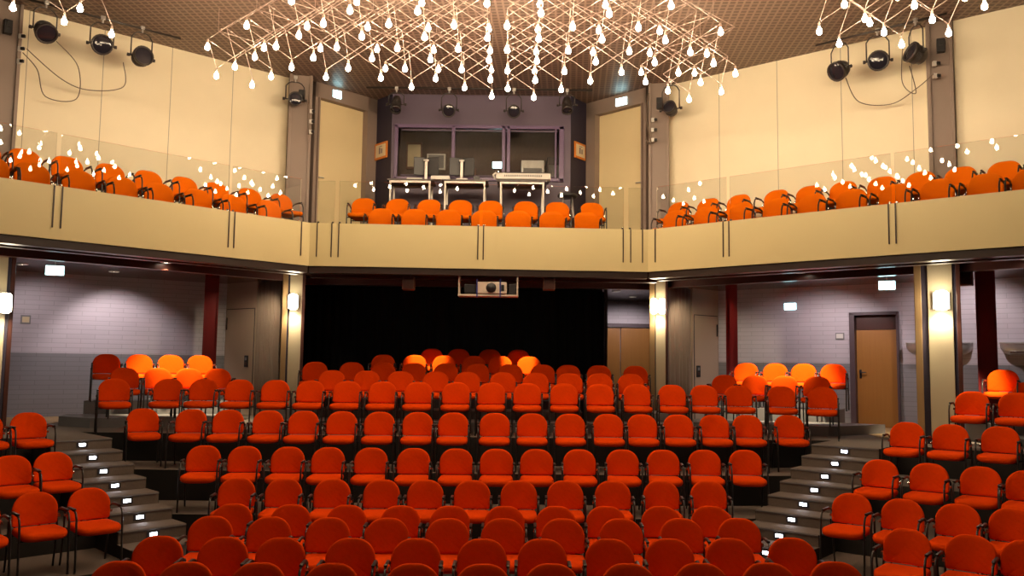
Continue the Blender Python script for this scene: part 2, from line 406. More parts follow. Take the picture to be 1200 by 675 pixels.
# carpeted faces on the stair flights: the stairs are carpeted on riser and tread
for side in (0, 1):
    for k in range(9):
        P = PL if side == 0 else PR
        a, b = (SL0 + .01, SL1 - .01) if side == 0 else (SR0 - .01, SR1 + .01)
        t = (-12.83 + 0.42 * k) if side == 0 else (-12.79 + 0.40 * k)
        z1 = 1.28 - STEP * k
        ang = math.radians(-45) if side == 0 else math.atan2(RD[1], RD[0])
        root = empty('stair_step', (*P(t, (a + b) / 2), z1 - STEP), ang)
        wd = abs(b - a)
        tag(root, 'carpeted step of the %s aisle stairs, %s down from the top' % (('left', 'right')[side], ORD[k + 1]), 'step', 'lit steps of the %s aisle' % ('left', 'right')[side])
        link('riser_face', B((0.006, 0, STEP / 2), (0.010, wd, STEP - 0.004)), M['carpet'], root)
        link('nosing', B((0.012, 0, STEP - 0.012), (0.024, wd, 0.02), 0.004), M['step_box'], root)
        if k < 8:
            fr = link('lamp_frame', B((0.016, 0, 0.07), (0.014, 0.15, 0.075), 0.004), M['chair_frame'], root)
            link('lamp_lens', B((0.026, 0, 0.072), (0.008, 0.085, 0.036), 0.003), M['step_led'], fr)

struct('floor', prism(bmesh.new(), [(-14, -3), (14, -3), (14, 25), (-14, 25)], -0.2, 0.0), M['floor'])
# foyer parquet behind the seating
struct('floor_parquet_left', prism(bmesh.new(), [(-10.9, 13.2), (-7.95, 13.9), (-7.95, 17.4), (-12.0, 15.0)], 1.281, 1.288), M['parquet'])
struct('floor_parquet_right', prism(bmesh.new(), [(6.1, 14.2), (8.6, 14.2), (8.9, 15.1), (6.3, 17.1)], 1.281, 1.288), M['parquet'])

# raised rear platforms
def platform(name, pts, z0, z1, label):
    o = link(name, prism(bmesh.new(), pts, z0, z1), M['step_box'])
    tag(o, label, 'platform', 'rear seating platforms')
    return o
platform('seating_platform', [(-3.75, 14.16), (2.75, 14.38), (2.75, 15.0), (-3.75, 14.98)], 1.28, 1.44, 'lowest low grey platform under the first row against the black wall')
platform('seating_platform', [(-4.1, 15.0), (2.75, 15.02), (2.75, 15.93), (-3.85, 15.85)], 1.28, 1.58, 'grey platform carrying the second row before the black wall')
platform('seating_platform', [(-3.2, 15.87), (1.6, 15.95), (1.6, 16.75), (-3.2, 16.72)], 1.28, 1.73, 'grey platform under the third rearmost row before the black wall')
platform('seating_platform', [(-2.6, 16.74), (1.2, 16.77), (1.2, 17.9), (-2.6, 17.9)], 1.28, 1.87, 'highest grey platform under the last short row of chairs')
platform('seating_platform', [(-6.85, 14.05), (-5.0, 14.98), (-4.85, 15.2), (-5.15, 15.65), (-7.75, 15.05), (-7.6, 14.5)], 1.28, 1.44, 'lower grey platform of the left rear corner chairs')
platform('seating_platform', [(-7.5, 15.12), (-5.15, 15.68), (-5.2, 16.6), (-7.6, 16.0)], 1.28, 1.67, 'upper grey platform of the left rear corner chairs')
platform('seating_platform', [(3.2, 15.05), (5.3, 14.35), (6.55, 15.05), (5.75, 15.42), (3.4, 15.95)], 1.28, 1.44, 'lower grey platform of the right rear corner chairs')
platform('seating_platform', [(3.6, 15.97), (5.80, 15.43), (6.2, 15.95), (4.9, 16.68), (3.95, 16.68)], 1.28, 1.66, 'upper grey platform of the right rear corner chairs')
platform('seating_platform', [(7.3, 12.75), (8.6, 11.75), (9.1, 12.5), (7.75, 13.45)], 1.28, 1.42, 'low grey platform behind the right side chairs beside the dark red column')
platform('seating_platform', [(7.35, 13.2), (7.72, 13.5), (8.3, 13.1), (8.9, 13.9), (8.0, 13.93), (7.35, 13.9)], 1.28, 1.6, 'higher grey platform under the yellow lit chair at far right')

# ---------------------------------------------------------------- chairs
def make_chair(fab=None):
    fab = fab or M['fabric']
    root = empty('armchair', (0, 0, 0))
    # seat pad
    so = rr_outline([(-0.236, -0.285, 0.11), (0.236, -0.285, 0.11), (0.215, 0.20, 0.05), (-0.215, 0.20, 0.05)])
    def sw(u, v, w): return (u, v, 0.425 + w - 0.05 * max(0, (-v - 0.12)) ** 1.0 * 1.5 + 0.012 * (u / 0.22) ** 2)
    link('seat', pad(so, 0.085, 0.22, sw), fab, root, True)
    # backrest: wide rounded top, nearly straight lower edge
    bo = rr_outline([(-0.225, 0.0, 0.035), (0.225, 0.0, 0.035), (0.230, 0.35, 0.185), (-0.230, 0.35, 0.185)], 8)
    def bw(u, v, w): return (u, 0.20 + 0.10 * v + 0.0 - 0.055 * (u / 0.23) ** 2 + w, 0.482 + v * 0.975)
    link('backrest', pad(bo, 0.045, 0.35, bw), fab, root, True)
    for sx in (-1, 1):
        x = sx * 0.238
        bm = bmesh.new()
        tube(bm, [(x, -0.235, 0), (x, -0.215, 0.30), (x, -0.20, 0.55), (x, -0.17, 0.615), (x, -0.12, 0.64)], 0.0115)
        tube(bm, [(x, -0.235, 0.0), (x, -0.235, 0.012)], 0.016)
        link('front_leg', bm, M['chair_frame'], root, True)
        bm = bmesh.new()
        tube(bm, [(x, 0.27, 0), (x, 0.215, 0.30), (x, 0.20, 0.45), (x * 0.985, 0.215, 0.56), (x * 0.93, 0.225, 0.62)], 0.0115)
        link('rear_leg', bm, M['chair_frame'], root, True)
        bm = bmesh.new()
        tube(bm, [(x, -0.13, 0.638), (x, -0.02, 0.645), (x, 0.12, 0.640), (x * 0.985, 0.20, 0.60)], 0.0115)
        box(bm, (x, -0.03, 0.655), (0.030, 0.22, 0.018), 0.006)
        link('armrest', bm, M['armpad'], root, True)
    bm = bmesh.new()
    tube(bm, [(-0.245, -0.19, 0.385), (0.245, -0.19, 0.385)], 0.010)
    tube(bm, [(-0.245, 0.19, 0.385), (0.245, 0.19, 0.385)], 0.010)
    for sx in (-1, 1): tube(bm, [(sx * 0.17, -0.19, 0.385), (sx * 0.17, 0.19, 0.385), (sx * 0.17, 0.235, 0.45), (sx * 0.17, 0.235, 0.56)], 0.009)
    link('seat_frame', bm, M['chair_frame'], root, True)
    for sx in (-1, 1): link('coupling', B((sx * 0.240, 0.175, 0.56), (0.026, 0.05, 0.035), 0.005), M['chrome'], root)
    return root

WHERE = {
 'front1': 'nearest row at the bottom edge', 'front2': 'second nearest row on the flat floor', 'front3': 'third nearest row on the flat floor',
 'front4': 'fourth nearest row on the flat floor', 'tier1': 'lowest raised centre row', 'tier2': 'fourteen-seat centre row',
 'tier3': 'eighteen-seat centre row', 'tier4': 'wide top centre row of twenty chairs', 'back1': 'row just behind the wide twenty-chair row',
 'back2': 'eleven-seat row before the black wall', 'back3': 'row of six before the black wall', 'back4': 'last four against the black wall',
 'leftC2': 'front row of left rear corner', 'leftC1': 'rear row of the left rear corner', 'rightC2': 'front row of the right rear corner',
 'rightC1': 'rear row of the right rear corner', 'right3': 'top row of the right side block', 'right2': 'second row of the right side block',
 'right1': 'third row of the right side block', 'right0': 'lowest row of the right side block', 'right4': 'pair beside the wide clad pillar',
 'right5': 'at right edge behind the pair by the clad pillar', 'right6': 'yellow lit beside the dark red column at far right',
 'left3': 'top row of the left side block', 'left2': 'middle row of the left side block', 'left1': 'lowest row of the left side block',
 'balLf': 'front row of the left balcony', 'balLb': 'rear row of the left balcony', 'balRb': 'rear row of the right balcony',
 'balRf': 'front row of the right balcony', 'balCf': 'front row of the middle balcony', 'balCb': 'rear row of the middle balcony'}
proto = make_chair(); used = False
bproto = None
for key, (lvl, seats) in ROWS.items():
    n = len(seats)
    for i, (x, y, rot) in enumerate(seats):
        r = math.radians(rot)
        fx, fy = math.sin(r), -math.cos(r)
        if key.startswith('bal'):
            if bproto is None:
                bproto = c = make_chair(M['fabric_balcony_lit'])
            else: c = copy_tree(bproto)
        else:
            c = copy_tree(proto) if used else proto
            used = True
        c.location = (x + fx * 0.235, y + fy * 0.235, {1.29: 1.28, 4.2: 4.26}.get(lvl, lvl))
        c.rotation_euler = (0, 0, r)
        colr = 'orange' if key.startswith('bal') else 'orange-red'
        if n == 1: lab = 'single %s armchair %s' % (colr, WHERE[key])
        else: lab = '%s armchair, %s in the %s' % (colr, place(i, n), WHERE[key])
        tag(c, lab, 'chair', 'armchairs, ' + WHERE[key])

# ---------------------------------------------------------------- balcony
FL = [(-9.2, 7.78), (-3.33, 13.88)]; FR = [(2.26, 14.14), (9.2, 8.09)]
def offs(a, b, d):   # offset point pair sideways (positive = away from the hall)
    v = Vector((b[0] - a[0], b[1] - a[1])).normalized(); n = Vector((-v.y, v.x))
    return (a[0] + n.x * d, a[1] + n.y * d), (b[0] + n.x * d, b[1] + n.y * d)
def front(name, a, b, z0, z1, d0, d1, m):
    p, q = offs(a, b, d0); r, s = offs(a, b, d1)
    return struct(name, prism(bmesh.new(), [p, q, s, r], z0, z1), m)
front('wall_balcony_left', FL[0], FL[1], 3.97, 4.68, 0, 0.07, M['cream'])
front('wall_balcony_middle', FL[1], FR[0], 3.97, 4.68, 0, 0.07, M['cream'])
front('wall_balcony_right', FR[0], FR[1], 3.97, 4.68, 0, 0.07, M['cream'])
for i, (a, b) in enumerate(((FL[0], FL[1]), (FL[1], FR[0]), (FR[0], FR[1]))):
    front('trim_%d' % (i + 1), a, b, 3.86, 3.97, 0.03, 0.20, M['edge'])
slab = [FL[0], FL[1], FR[0], FR[1], (13.0, 8.09), (13.0, 19.0), (-13.0, 19.0), (-13.0, 7.78)]
def inset(z0, z1, d, name, m, extra=None):
    a0, a1 = offs(*FL, d); b0, b1 = offs(FL[1], FR[0], d); c0, c1 = offs(*FR, d)
    # mitre corners
    pts = [a0, (FL[1][0], FL[1][1] + d * 1.08), (FR[0][0], FR[0][1] + d * 1.08), c1, (13, c1[1]), (13, 25), (-13, 25), (-13, a0[1])]
    return struct(name, prism(bmesh.new(), pts, z0, z1), m)
sf = inset(4.05, 4.26, 0.08, 'floor_balcony', M['soffit'])
sf.data.materials.append(M['bal_floor'])
for p in sf.data.polygons:
    if p.normal.z > 0.5: p.material_index = 1
# rear balcony risers
a = offs(*FL, 1.08); c_ = offs(*FR, 1.08)
struct('floor_balcony_left_riser', prism(bmesh.new(), [a[0], (a[1][0] + .35, a[1][1] + 0.36), (-4.75, 16.6), (-9.0, 13.0), (-11.5, 10.3)], 4.20, 4.64), M['bal_floor'])
struct('floor_balcony_right_riser', prism(bmesh.new(), [(c_[0][0] - .25, c_[0][1] + .22), c_[1], (11.5, 9.6), (9.2, 11.4), (3.6, 16.4)], 4.20, 4.64), M['bal_floor'])
struct('floor_balcony_middle_riser', prism(bmesh.new(), [(-3.10, 15.20), (2.15, 15.24), (2.30, 15.95), (-3.4, 15.95)], 4.20, 4.64), M['bal_floor'])
struct('floor_balcony_booth_landing', prism(bmesh.new(), [(-3.6, 15.97), (2.4, 15.97), (2.9, 19.0), (-3.6, 19.0)], 4.20, 4.92), M['bal_floor'])

# under-balcony beams
def beam(name, a, b, w, z0, z1, m=None):
    v = Vector((b[0] - a[0], b[1] - a[1])).normalized(); n = Vector((-v.y, v.x)) * w / 2
    return struct(name, prism(bmesh.new(), [(a[0] - n.x, a[1] - n.y), (b[0] - n.x, b[1] - n.y), (b[0] + n.x, b[1] + n.y), (a[0] + n.x, a[1] + n.y)], z0, z1), m or M['beam'])
for i, d in enumerate((1.1, 2.35)):
    A = offs(*FL, d); Cc = offs(*FR, d)
    beam('trim_%d' % (10 + i * 2), A[0], (A[1][0] + d * .3, A[1][1] + d * .3), 0.16, 3.93, 4.049)
    beam('trim_%d' % (11 + i * 2), (Cc[0][0] - d * .3, Cc[0][1] + d * .3), Cc[1], 0.16, 3.93, 4.049)
beam('trim_14', (-3.6, 15.2), (2.6, 15.35), 0.18, 3.90, 4.049)
beam('trim_15', (-4.2, 17.0), (3.0, 17.1), 0.14, 3.93, 4.049)

# glass balustrade, clamped behind the balcony front
def on(a, b, t): return (a[0] + (b[0] - a[0]) * t, a[1] + (b[1] - a[1]) * t)
def par(a, b, px):    # parameter along a front at a given direction angle (tangent) from the stage
    k = px; dx, dy = b[0] - a[0], b[1] - a[1]
    return (k * a[1] - a[0]) / (dx - k * dy)
def glass_panel(a, b, t0, t1, label, top=5.40):
    a2, b2 = offs(a, b, 0.085)
    p, q = on(a2, b2, t0), on(a2, b2, t1)
    L = math.hypot(q[0] - p[0], q[1] - p[1]); ang = math.atan2(q[1] - p[1], q[0] - p[0])
    root = empty('glass_balustrade', (p[0], p[1], 4.21), ang, label, 'glass panel', 'balcony glass panels')
    link('pane', B((L / 2, 0.0, (top - 4.21) / 2), (L - 0.03, 0.012, top - 4.21)), M['glass'], root)
    for x in (0.035, L - 0.035):
        bm = bmesh.new(); box(bm, (x, -0.092, 0.19), (0.018, 0.010, 0.56), 0.002)
        link('edge_bracket', bm, M['edge'], root)
    for x in (0.035, L - 0.035):
        link('top_clamp', B((x, -0.012, 0.49), (0.03, 0.035, 0.03), 0.005), M['chrome'], root)
glass_panel(*FL, 0.0, par(*FL, -0.5415), 'leftmost glass panel above the left balcony front')
glass_panel(*FL, par(*FL, -0.5385), par(*FL, -0.3335), 'long glass panel across the middle of the left balcony chairs')
glass_panel(*FL, par(*FL, -0.3320), 0.985, 'glass panel in front of the left grey pillar on the balcony')
MF = (FL[1], FR[0])
glass_panel(*MF, 0.015, 0.070, 'narrow glass strip at the left bend of the balcony')
glass_panel(*MF, 0.078, par(*MF, -0.0385), 'glass panel before the left half of the middle balcony chairs')
glass_panel(*MF, par(*MF, -0.037), 0.932, 'glass panel before the right half of the middle balcony chairs')
glass_panel(*MF, 0.942, 0.990, 'narrow glass strip at the right bend of the balcony')
glass_panel(*FR, 0.012, par(*FR, 0.2515), 'glass panel before the right grey pillar on the balcony')
glass_panel(*FR, par(*FR, 0.2535), par(*FR, 0.4485), 'long glass panel across the right balcony chairs')
glass_panel(*FR, par(*FR, 0.4505), 1.0, 'rightmost glass panel above the right balcony front')

# ---------------------------------------------------------------- upper walls
ZC = 7.94
def wall(name, a, b, z0, z1, thick, m, away=1):
    L = math.hypot(b[0] - a[0], b[1] - a[1]); ang = math.atan2(b[1] - a[1], b[0] - a[0])
    return struct(name, B((L / 2, away * thick / 2, (z0 + z1) / 2), (L, thick, z1 - z0)), m, None, False, (a[0], a[1], 0), (0, 0, ang))
wall('wall_upper_left', (-4.42, 16.33), (-7.92, 13.08), 4.2, ZC, 0.15, M['wall_panel'], -1)
wall('wall_upper_left_rear', (-8.1, 12.9), (-11.8, 9.5), 4.2, ZC, 0.15, M['wall_panel'], -1)
wall('wall_upper_right', (3.0, 16.52), (6.66, 13.40), 4.2, ZC, 0.15, M['wall_panel'])
wall('wall_upper_right_rear', (6.95, 13.15), (11.4, 9.35), 4.2, ZC, 0.15, M['wall_panel'])
# ceiling
ce = struct('ceiling', prism(bmesh.new(), [(-14, -3), (14, -3), (14, 25), (-14, 25)], ZC, ZC + 0.2), M['ceiling'])
# outer shell of the hall
struct('wall_left', prism(bmesh.new(), [(-13.2, -3), (-13.0, -3), (-13.0, 25), (-13.2, 25)], 0, ZC), M['booth_dark'])
struct('wall_right', prism(bmesh.new(), [(13.0, -3), (13.2, -3), (13.2, 25), (13.0, 25)], 0, ZC), M['booth_dark'])
struct('wall_back', prism(bmesh.new(), [(-13.0, 22.0), (13.0, 22.0), (13.0, 22.2), (-13.0, 22.2)], 1.28, ZC), M['brick'])

# door bays beside the booth
def door_bay(name, idx, a, b, hand):
    """steel portal with a tall cream door between floor points a (outer) and b (inner)"""
    L = math.hypot(b[0] - a[0], b[1] - a[1]); ang = math.atan2(b[1] - a[1], b[0] - a[0])
    root = empty('door_%d' % idx, (a[0], a[1], 4.56), ang); root['kind'] = 'structure'
    H = ZC - 4.56
    f0, f1 = (0.07, L - 0.26) if hand > 0 else (0.26, L - 0.07)
    bm = bmesh.new()
    box(bm, (f0 / 2, 0.05, H / 2), (f0, 0.22, H), 0.004); box(bm, ((f1 + L) / 2, 0.05, H / 2), (L - f1, 0.22, H), 0.004)
    box(bm, (L / 2, 0.05, H - 0.15), (L, 0.22, 0.30), 0.004)
    box(bm, (f0 + .02, -0.01, H / 2 - .15), (0.03, 0.16, H - .3), 0.003); box(bm, (f1 - .02, -0.01, H / 2 - .15), (0.03, 0.16, H - .3), 0.003)
    link('door_frame', bm, M['grey_frame'], root)
    leaf = link('door_leaf', B(((f0 + f1) / 2, 0.09, (H - 0.30) / 2), (f1 - f0, 0.05, H - 0.31), 0.003), M['cream_door'], root)
    hx = f0 + 0.12 if hand > 0 else f1 - 0.12
    bm = bmesh.new(); tube(bm, [(hx, 0.06, 1.50), (hx, 0.02, 1.50), (hx + hand * 0.12, 0.02, 1.50)], 0.012)
    link('door_handle', bm, M['steel'], leaf, True)
door_bay('door', 1, (-3.98, 16.55), (-2.93, 17.72), 1)
door_bay('door', 2, (1.55, 17.80), (2.66, 16.66), -1)
struct('wall_upper_corner_right', prism(bmesh.new(), [(2.60, 16.80), (2.95, 16.68), (3.30, 16.42), (3.40, 16.60), (2.80, 17.00)], 4.2, ZC), M['grey_frame'])
struct('wall_upper_corner_left', prism(bmesh.new(), [(-4.60, 16.40), (-4.30, 16.47), (-3.98, 16.80), (-4.20, 17.00), (-4.75, 16.60)], 4.2, ZC), M['grey_frame'])
# plum returns and the booth front
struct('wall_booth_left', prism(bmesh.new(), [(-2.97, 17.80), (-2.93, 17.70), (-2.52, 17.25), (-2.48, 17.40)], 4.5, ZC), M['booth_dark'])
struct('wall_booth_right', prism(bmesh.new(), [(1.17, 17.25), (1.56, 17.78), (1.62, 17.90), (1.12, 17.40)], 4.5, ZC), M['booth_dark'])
def booth_front():
    bm = bmesh.new(); y0, y1 = 17.25, 17.37
    x0, x1, w0, w1, z0, z1, h0, h1 = -2.52, 1.17, -2.42, 1.00, 4.9, ZC, 6.14, 7.29
    for (a, b, c, d) in ((x0, x1, z0, h0), (x0, x1, h1, z1), (x0, w0, h0, h1), (w1, x1, h0, h1)):
        box(bm, ((a + b) / 2, (y0 + y1) / 2, (c + d) / 2), (b - a, y1 - y0, d - c))
    struct('wall_booth_front', bm, M['booth'])
booth_front()
struct('wall_booth_inside', prism(bmesh.new(), [(-2.9, 19.0), (1.7, 19.0), (1.7, 19.1), (-2.9, 19.1)], 4.9, ZC), M['booth_inside'])
struct('wall_booth_inside_left', prism(bmesh.new(), [(-2.9, 17.8), (-2.8, 17.8), (-2.8, 19.0), (-2.9, 19.0)], 4.9, ZC), M['booth_inside'])
struct('wall_booth_inside_right', prism(bmesh.new(), [(1.6, 17.95), (1.7, 17.95), (1.7, 19.0), (1.6, 19.0)], 4.9, ZC), M['booth_inside'])
# three-light window
wn = empty('window_1', (-0.71, 17.25, 6.14)); wn['kind'] = 'structure'
bm = bmesh.new()
W = 3.42; Hh = 1.15
for (cx, cz, sx, sz) in ((0, 0.03, W + .08, 0.07), (0, Hh - 0.03, W + .08, 0.07), (-W / 2, Hh / 2, 0.07, Hh), (W / 2 - .02, Hh / 2, 0.10, Hh), (W / 2 - .14, Hh / 2, 0.04, Hh - .1), (-0.535, Hh / 2, 0.07, Hh), (0.50, Hh / 2, 0.07, Hh), (0.60, Hh / 2, 0.07, Hh)):
    box(bm, (cx, -0.005, cz), (sx, 0.09, sz), 0.008)
link('window_frame', bm, M['booth_frame'], wn)
bm = bmesh.new()
for (cx, cz, sx, sz) in ((0, 0.10, W - .2, 0.03), (0, Hh - 0.10, W - .2, 0.03)): box(bm, (cx, 0.02, cz), (sx, 0.05, sz), 0.005)
link('inner_bead', bm, M['booth'], wn)
for (a, b) in ((-1.64, -0.57), (-0.50, 0.465), (0.635, 1.53)):
    link('window_pane', B(((a + b) / 2, 0.04, Hh / 2), (b - a, 0.01, Hh - 0.14)), M['glass'], wn)

# framed orange notices on the plum returns
def notice(a, b, z0, z1, label):
    L = math.hypot(b[0] - a[0], b[1] - a[1]); ang = math.atan2(b[1] - a[1], b[0] - a[0])
    root = empty('framed_notice', (a[0], a[1], z0), ang, label, 'notice')
    H = z1 - z0
    link('picture_frame', B((L / 2, -0.02, H / 2), (L, 0.025, H), 0.004), M['orange'], root)
    link('sheet', B((L / 2, -0.036, H / 2), (L - .09, 0.006, H - .09)), M['paper'], root)
    bm = bmesh.new(); box(bm, (L / 2 - .03, -0.041, H / 2), (0.05, 0.004, 0.13)); box(bm, (L / 2 + .05, -0.041, H / 2 - .01), (0.04, 0.004, 0.10)); box(bm, (L / 2, -0.041, H / 2 + .09), (0.12, 0.004, 0.012))
    link('print', bm, M['ink'], root)
notice((-2.90, 17.66), (-2.60, 17.33), 6.62, 6.97, 'small orange-framed notice on the dark wall left of the booth window')
notice((1.24, 17.345), (1.49, 17.685), 6.68, 7.02, 'small orange-framed notice on the dark wall right of the booth window')

# ---------------------------------------------------------------- pillars
def pillar_upper(x, y, w, rz, label):
    root = empty('steel_pillar', (x, y, 4.2), rz, label, 'pillar', 'upper grey pillars')
    H = ZC - 4.2
    link('shaft', B((0, 0, H / 2), (w, 0.30, H), 0.01), M['grey_frame'], root)
    bm = bmesh.new()
    for s in (-1, 1): box(bm, (s * (w / 2 - 0.03), -0.165, H / 2), (0.05, 0.05, H), 0.004)
    link('flange', bm, M['grey_frame'], root)
    bm = bmesh.new(); box(bm, (0.02, -0.19, H - 0.42), (0.12, 0.10, 0.22), 0.01); box(bm, (0.02, -0.24, H - 0.38), (0.05, 0.03, 0.10))
    link('hanging_bracket', bm, M['black'], root)
pillar_upper(-4.18, 16.30, 0.44, math.radians(15), 'grey steel pillar at the left end of the booth side door')
pillar_upper(2.86, 16.50, 0.40, math.radians(-12), 'grey steel pillar at the right end of the booth side door')
pillar_upper(-8.02, 12.98, 0.46, math.radians(42), 'grey steel pillar at the far left edge of the balcony wall')
pillar_upper(6.80, 13.30, 0.38, math.radians(-25), 'grey steel pillar between panels of the right balcony wall')

def pillar_lower(x, y, rz, label, w=0.60):
    root = empty('clad_pillar', (x, y, 1.28), rz, label, 'pillar', 'clad pillars under the balcony')
    H = 4.05 - 1.28
    link('core', B((0, 0.06, H / 2), (w * 0.90, 0.34, H), 0.01), M['booth_dark'], root)
    link('face_panel', B((0.03, -0.13, H / 2), (w * 0.52, 0.05, H), 0.008), M['pillar_beige'], root)
    link('side_fin', B((-w / 2 + 0.05, -0.14, H / 2), (0.10, 0.16, H), 0.008), M['pillar_wood'], root)
    link('side_fin', B((w / 2 - 0.05, -0.10, H / 2), (0.06, 0.10, H), 0.008), M['beam'], root)
PR_ = math.radians
pillar_lower(6.62, 13.22, PR_(-26), 'wide tan and beige clad pillar with wall lamp beside the right side chairs', 0.66)
pillar_lower(-4.18, 16.35, PR_(15), 'clad pillar with bright lamp left of the black wall', 0.44)
pillar_lower(2.86, 16.50, PR_(-12), 'clad pillar with twin lamps right of the black wall', 0.36)
pillar_lower(-7.95, 12.95, PR_(40), 'clad pillar with lamp at the far left edge under the balcony', 0.66)

def wall_lamp(x, y, z, rz, w, label, watts, twin=False):
    root = empty('wall_lamp', (x, y, z), rz, label, 'lamp', 'pillar lamps')
    link('back_plate', B((0, -0.015, 0), (w, 0.03, 0.26), 0.006), M['steel'], root)
    for dx in ((-w * .3, w * .3) if twin else (0,)):
        r = w * (0.22 if twin else 0.40)
        bm = bmesh.new(); lathe(bm, [(0, -0.15), (r * .7, -0.145), (r, -0.11), (r, 0.11), (r * .7, 0.145), (0, 0.15)], 14, Matrix.Translation((dx, -0.03 - r, 0)))
        link('glass_shade', bm, M['wall_lamp'], root, True)
    # the lamp shines on the pillar face below it
    ld = bpy.data.lights.new('lamp_beam', 'SPOT'); ld.energy = watts; ld.color = (1.0, 0.84, 0.60)
    ld.spot_size = math.radians(125); ld.spot_blend = 0.9; ld.shadow_soft_size = 0.04
    lo = bpy.data.objects.new('lamp_beam', ld); COL.objects.link(lo); lo.parent = root
    lo.location = (0, -0.11, -0.165); lo.rotation_euler = (math.radians(24), 0, 0)
wall_lamp(6.57, 13.02, 3.46, PR_(-26), 0.24, 'bright lamp on the wide clad pillar at right', 45)
wall_lamp(-4.14, 16.12, 3.52, PR_(15), 0.20, 'bright lamp on the clad pillar left of the black wall', 40)
wall_lamp(2.80, 16.30, 3.54, PR_(-12), 0.26, 'twin tube lamp on the slim pillar right of the black wall', 30, True)
wall_lamp(-7.62, 12.78, 3.22, PR_(40), 0.22, 'bright lamp cut by the far left picture edge', 40)

# ---------------------------------------------------------------- lower rooms
WL = ((-12.4, 14.15), (-6.15, 18.37)); WR = ((4.50, 18.56), (9.9, 14.25))
wall('wall_lower_left', WL[0], WL[1], 1.28, 4.05, 0.15, M['brick'])
def wall_right_with_door():
    a, b = WR; L = math.hypot(b[0] - a[0], b[1] - a[1]); ang = math.atan2(b[1] - a[1], b[0] - a[0])
    ux, uy = (b[0] - a[0]) / L, (b[1] - a[1]) / L
    def t_at(k): return (k * a[1] - a[0]) / (ux - k * uy)
    d0, d1 = t_at(0.397), t_at(0.4545)
    bm = bmesh.new(); zt = 3.50
    for (p, q, z0, z1) in ((0, d0, 1.28, 4.05), (d1, L, 1.28, 4.05), (d0, d1, zt, 4.05)):
        box(bm, ((p + q) / 2, 0.075, (z0 + z1) / 2), (q - p, 0.15, z1 - z0))
    struct('wall_lower_right', bm, M['brick'], None, False, (a[0], a[1], 0), (0, 0, ang))
    root = empty('door_3', (a[0] + ux * d0, a[1] + uy * d0, 1.28), ang); root['kind'] = 'structure'
    w = d1 - d0; h = zt - 1.28
    bm = bmesh.new()
    box(bm, (0.05, 0.03, h / 2), (0.10, 0.22, h), 0.004); box(bm, (w - 0.02, 0.03, h / 2), (0.04, 0.22, h), 0.004); box(bm, (w / 2, 0.03, h - 0.03), (w, 0.22, 0.06), 0.004)
    link('door_frame', bm, M['door_frame'], root)
    link('transom_panel', B((w / 2 + .03, 0.06, h - 0.20), (w - .14, 0.05, 0.28), 0.003), M['beam'], root)
    lf = link('door_leaf', B((w / 2 + .03, 0.06, (h - 0.34) / 2), (w - .14, 0.05, h - 0.35), 0.003), M['door_wood'], root)
    bm = bmesh.new(); box(bm, (0.17, 0.028, 1.02), (0.04, 0.012, 0.17), 0.003); tube(bm, [(0.17, 0.03, 1.05), (0.17, -0.02, 1.05), (0.28, -0.02, 1.05)], 0.011)
    link('door_handle', bm, M['black'], lf, True)
    def at(t, z): return (a[0] + ux * t, a[1] + uy * t, z)
    return t_at, at, ang
t_at, at_r, ang_r = wall_right_with_door()
# wall-hung steel bowl shelves
def bowl_shelf(t0, t1, label):
    root = empty('steel_wall_shelf', at_r(t0, 2.60), ang_r, label, 'shelf', 'steel wall shelves')
    L = t1 - t0
    bm = bmesh.new(); n = 14; rows = []
    for j, (dep, z, ins) in enumerate(((0.30, 0.29, 0.0), (0.30, 0.20, 0.0), (0.27, 0.14, 0.03), (0.19, 0.09, 0.10), (0.03, 0.07, 0.20))):
        row = []
        for i in range(n + 1):
            a_ = PI * i / n
            ex = L / 2 - ins
            cx = -math.cos(a_) ; sy = math.sin(a_) ** 0.35 if 0 < i < n else 0
            row.append(bm.verts.new((L / 2 + cx * ex, -dep * sy, z)))
        rows.append(row)
    for r0, r1 in zip(rows, rows[1:]):
        for i in range(n): bm.faces.new((r0[i], r0[i + 1], r1[i + 1], r1[i]))
    link('bowl', bm, M['steel'], root, True)
    link('rim', prism(bmesh.new(), [(L / 2 - math.cos(PI * i / n) * (L / 2 + .01), -0.315 * (math.sin(PI * i / n) ** 0.35 if 0 < i < n else 0)) for i in range(n + 1)], 0.27, 0.30), M['steel'], root)
    link('lower_rail', B((L / 2, -0.26, 0.13), (L * .6, 0.03, 0.025), 0.005), M['chrome'], root)
bowl_shelf(t_at(0.4645), t_at(0.5400), 'steel bowl shelf on the wall, half hidden behind the wide pillar')
bowl_shelf(t_at(0.5735), t_at(0.640), 'steel bowl shelf on the wall at the right picture edge')
# small plate by the oak door
pl = empty('room_sign', at_r(t_at(0.3800), 3.04), ang_r, 'small framed room plate left of the oak door', 'sign')
link('plate', B((0.08, -0.012, 0.0), (0.17, 0.02, 0.13), 0.003), M['grey'], pl)
link('sheet', B((0.08, -0.024, 0.0), (0.13, 0.005, 0.09)), M['white'], pl)
# small plate on the left wall
def on_left(k, z):
    a, b = WL; L = math.hypot(b[0] - a[0], b[1] - a[1]); ux, uy = (b[0] - a[0]) / L, (b[1] - a[1]) / L
    t = (k * a[1] - a[0]) / (ux - k * uy)
    return (a[0] + ux * t, a[1] + uy * t, z), math.atan2(uy, ux)
p_, an = on_left(-0.575, 3.13)
pl = empty('room_sign', p_, an, 'small framed plate on the left wall beside the tan pillar', 'sign')
link('plate', B((0.08, -0.012, 0.0), (0.17, 0.02, 0.17), 0.003), M['grey'], pl)
link('sheet', B((0.08, -0.024, 0.0), (0.12, 0.005, 0.11)), M['paper'], pl)

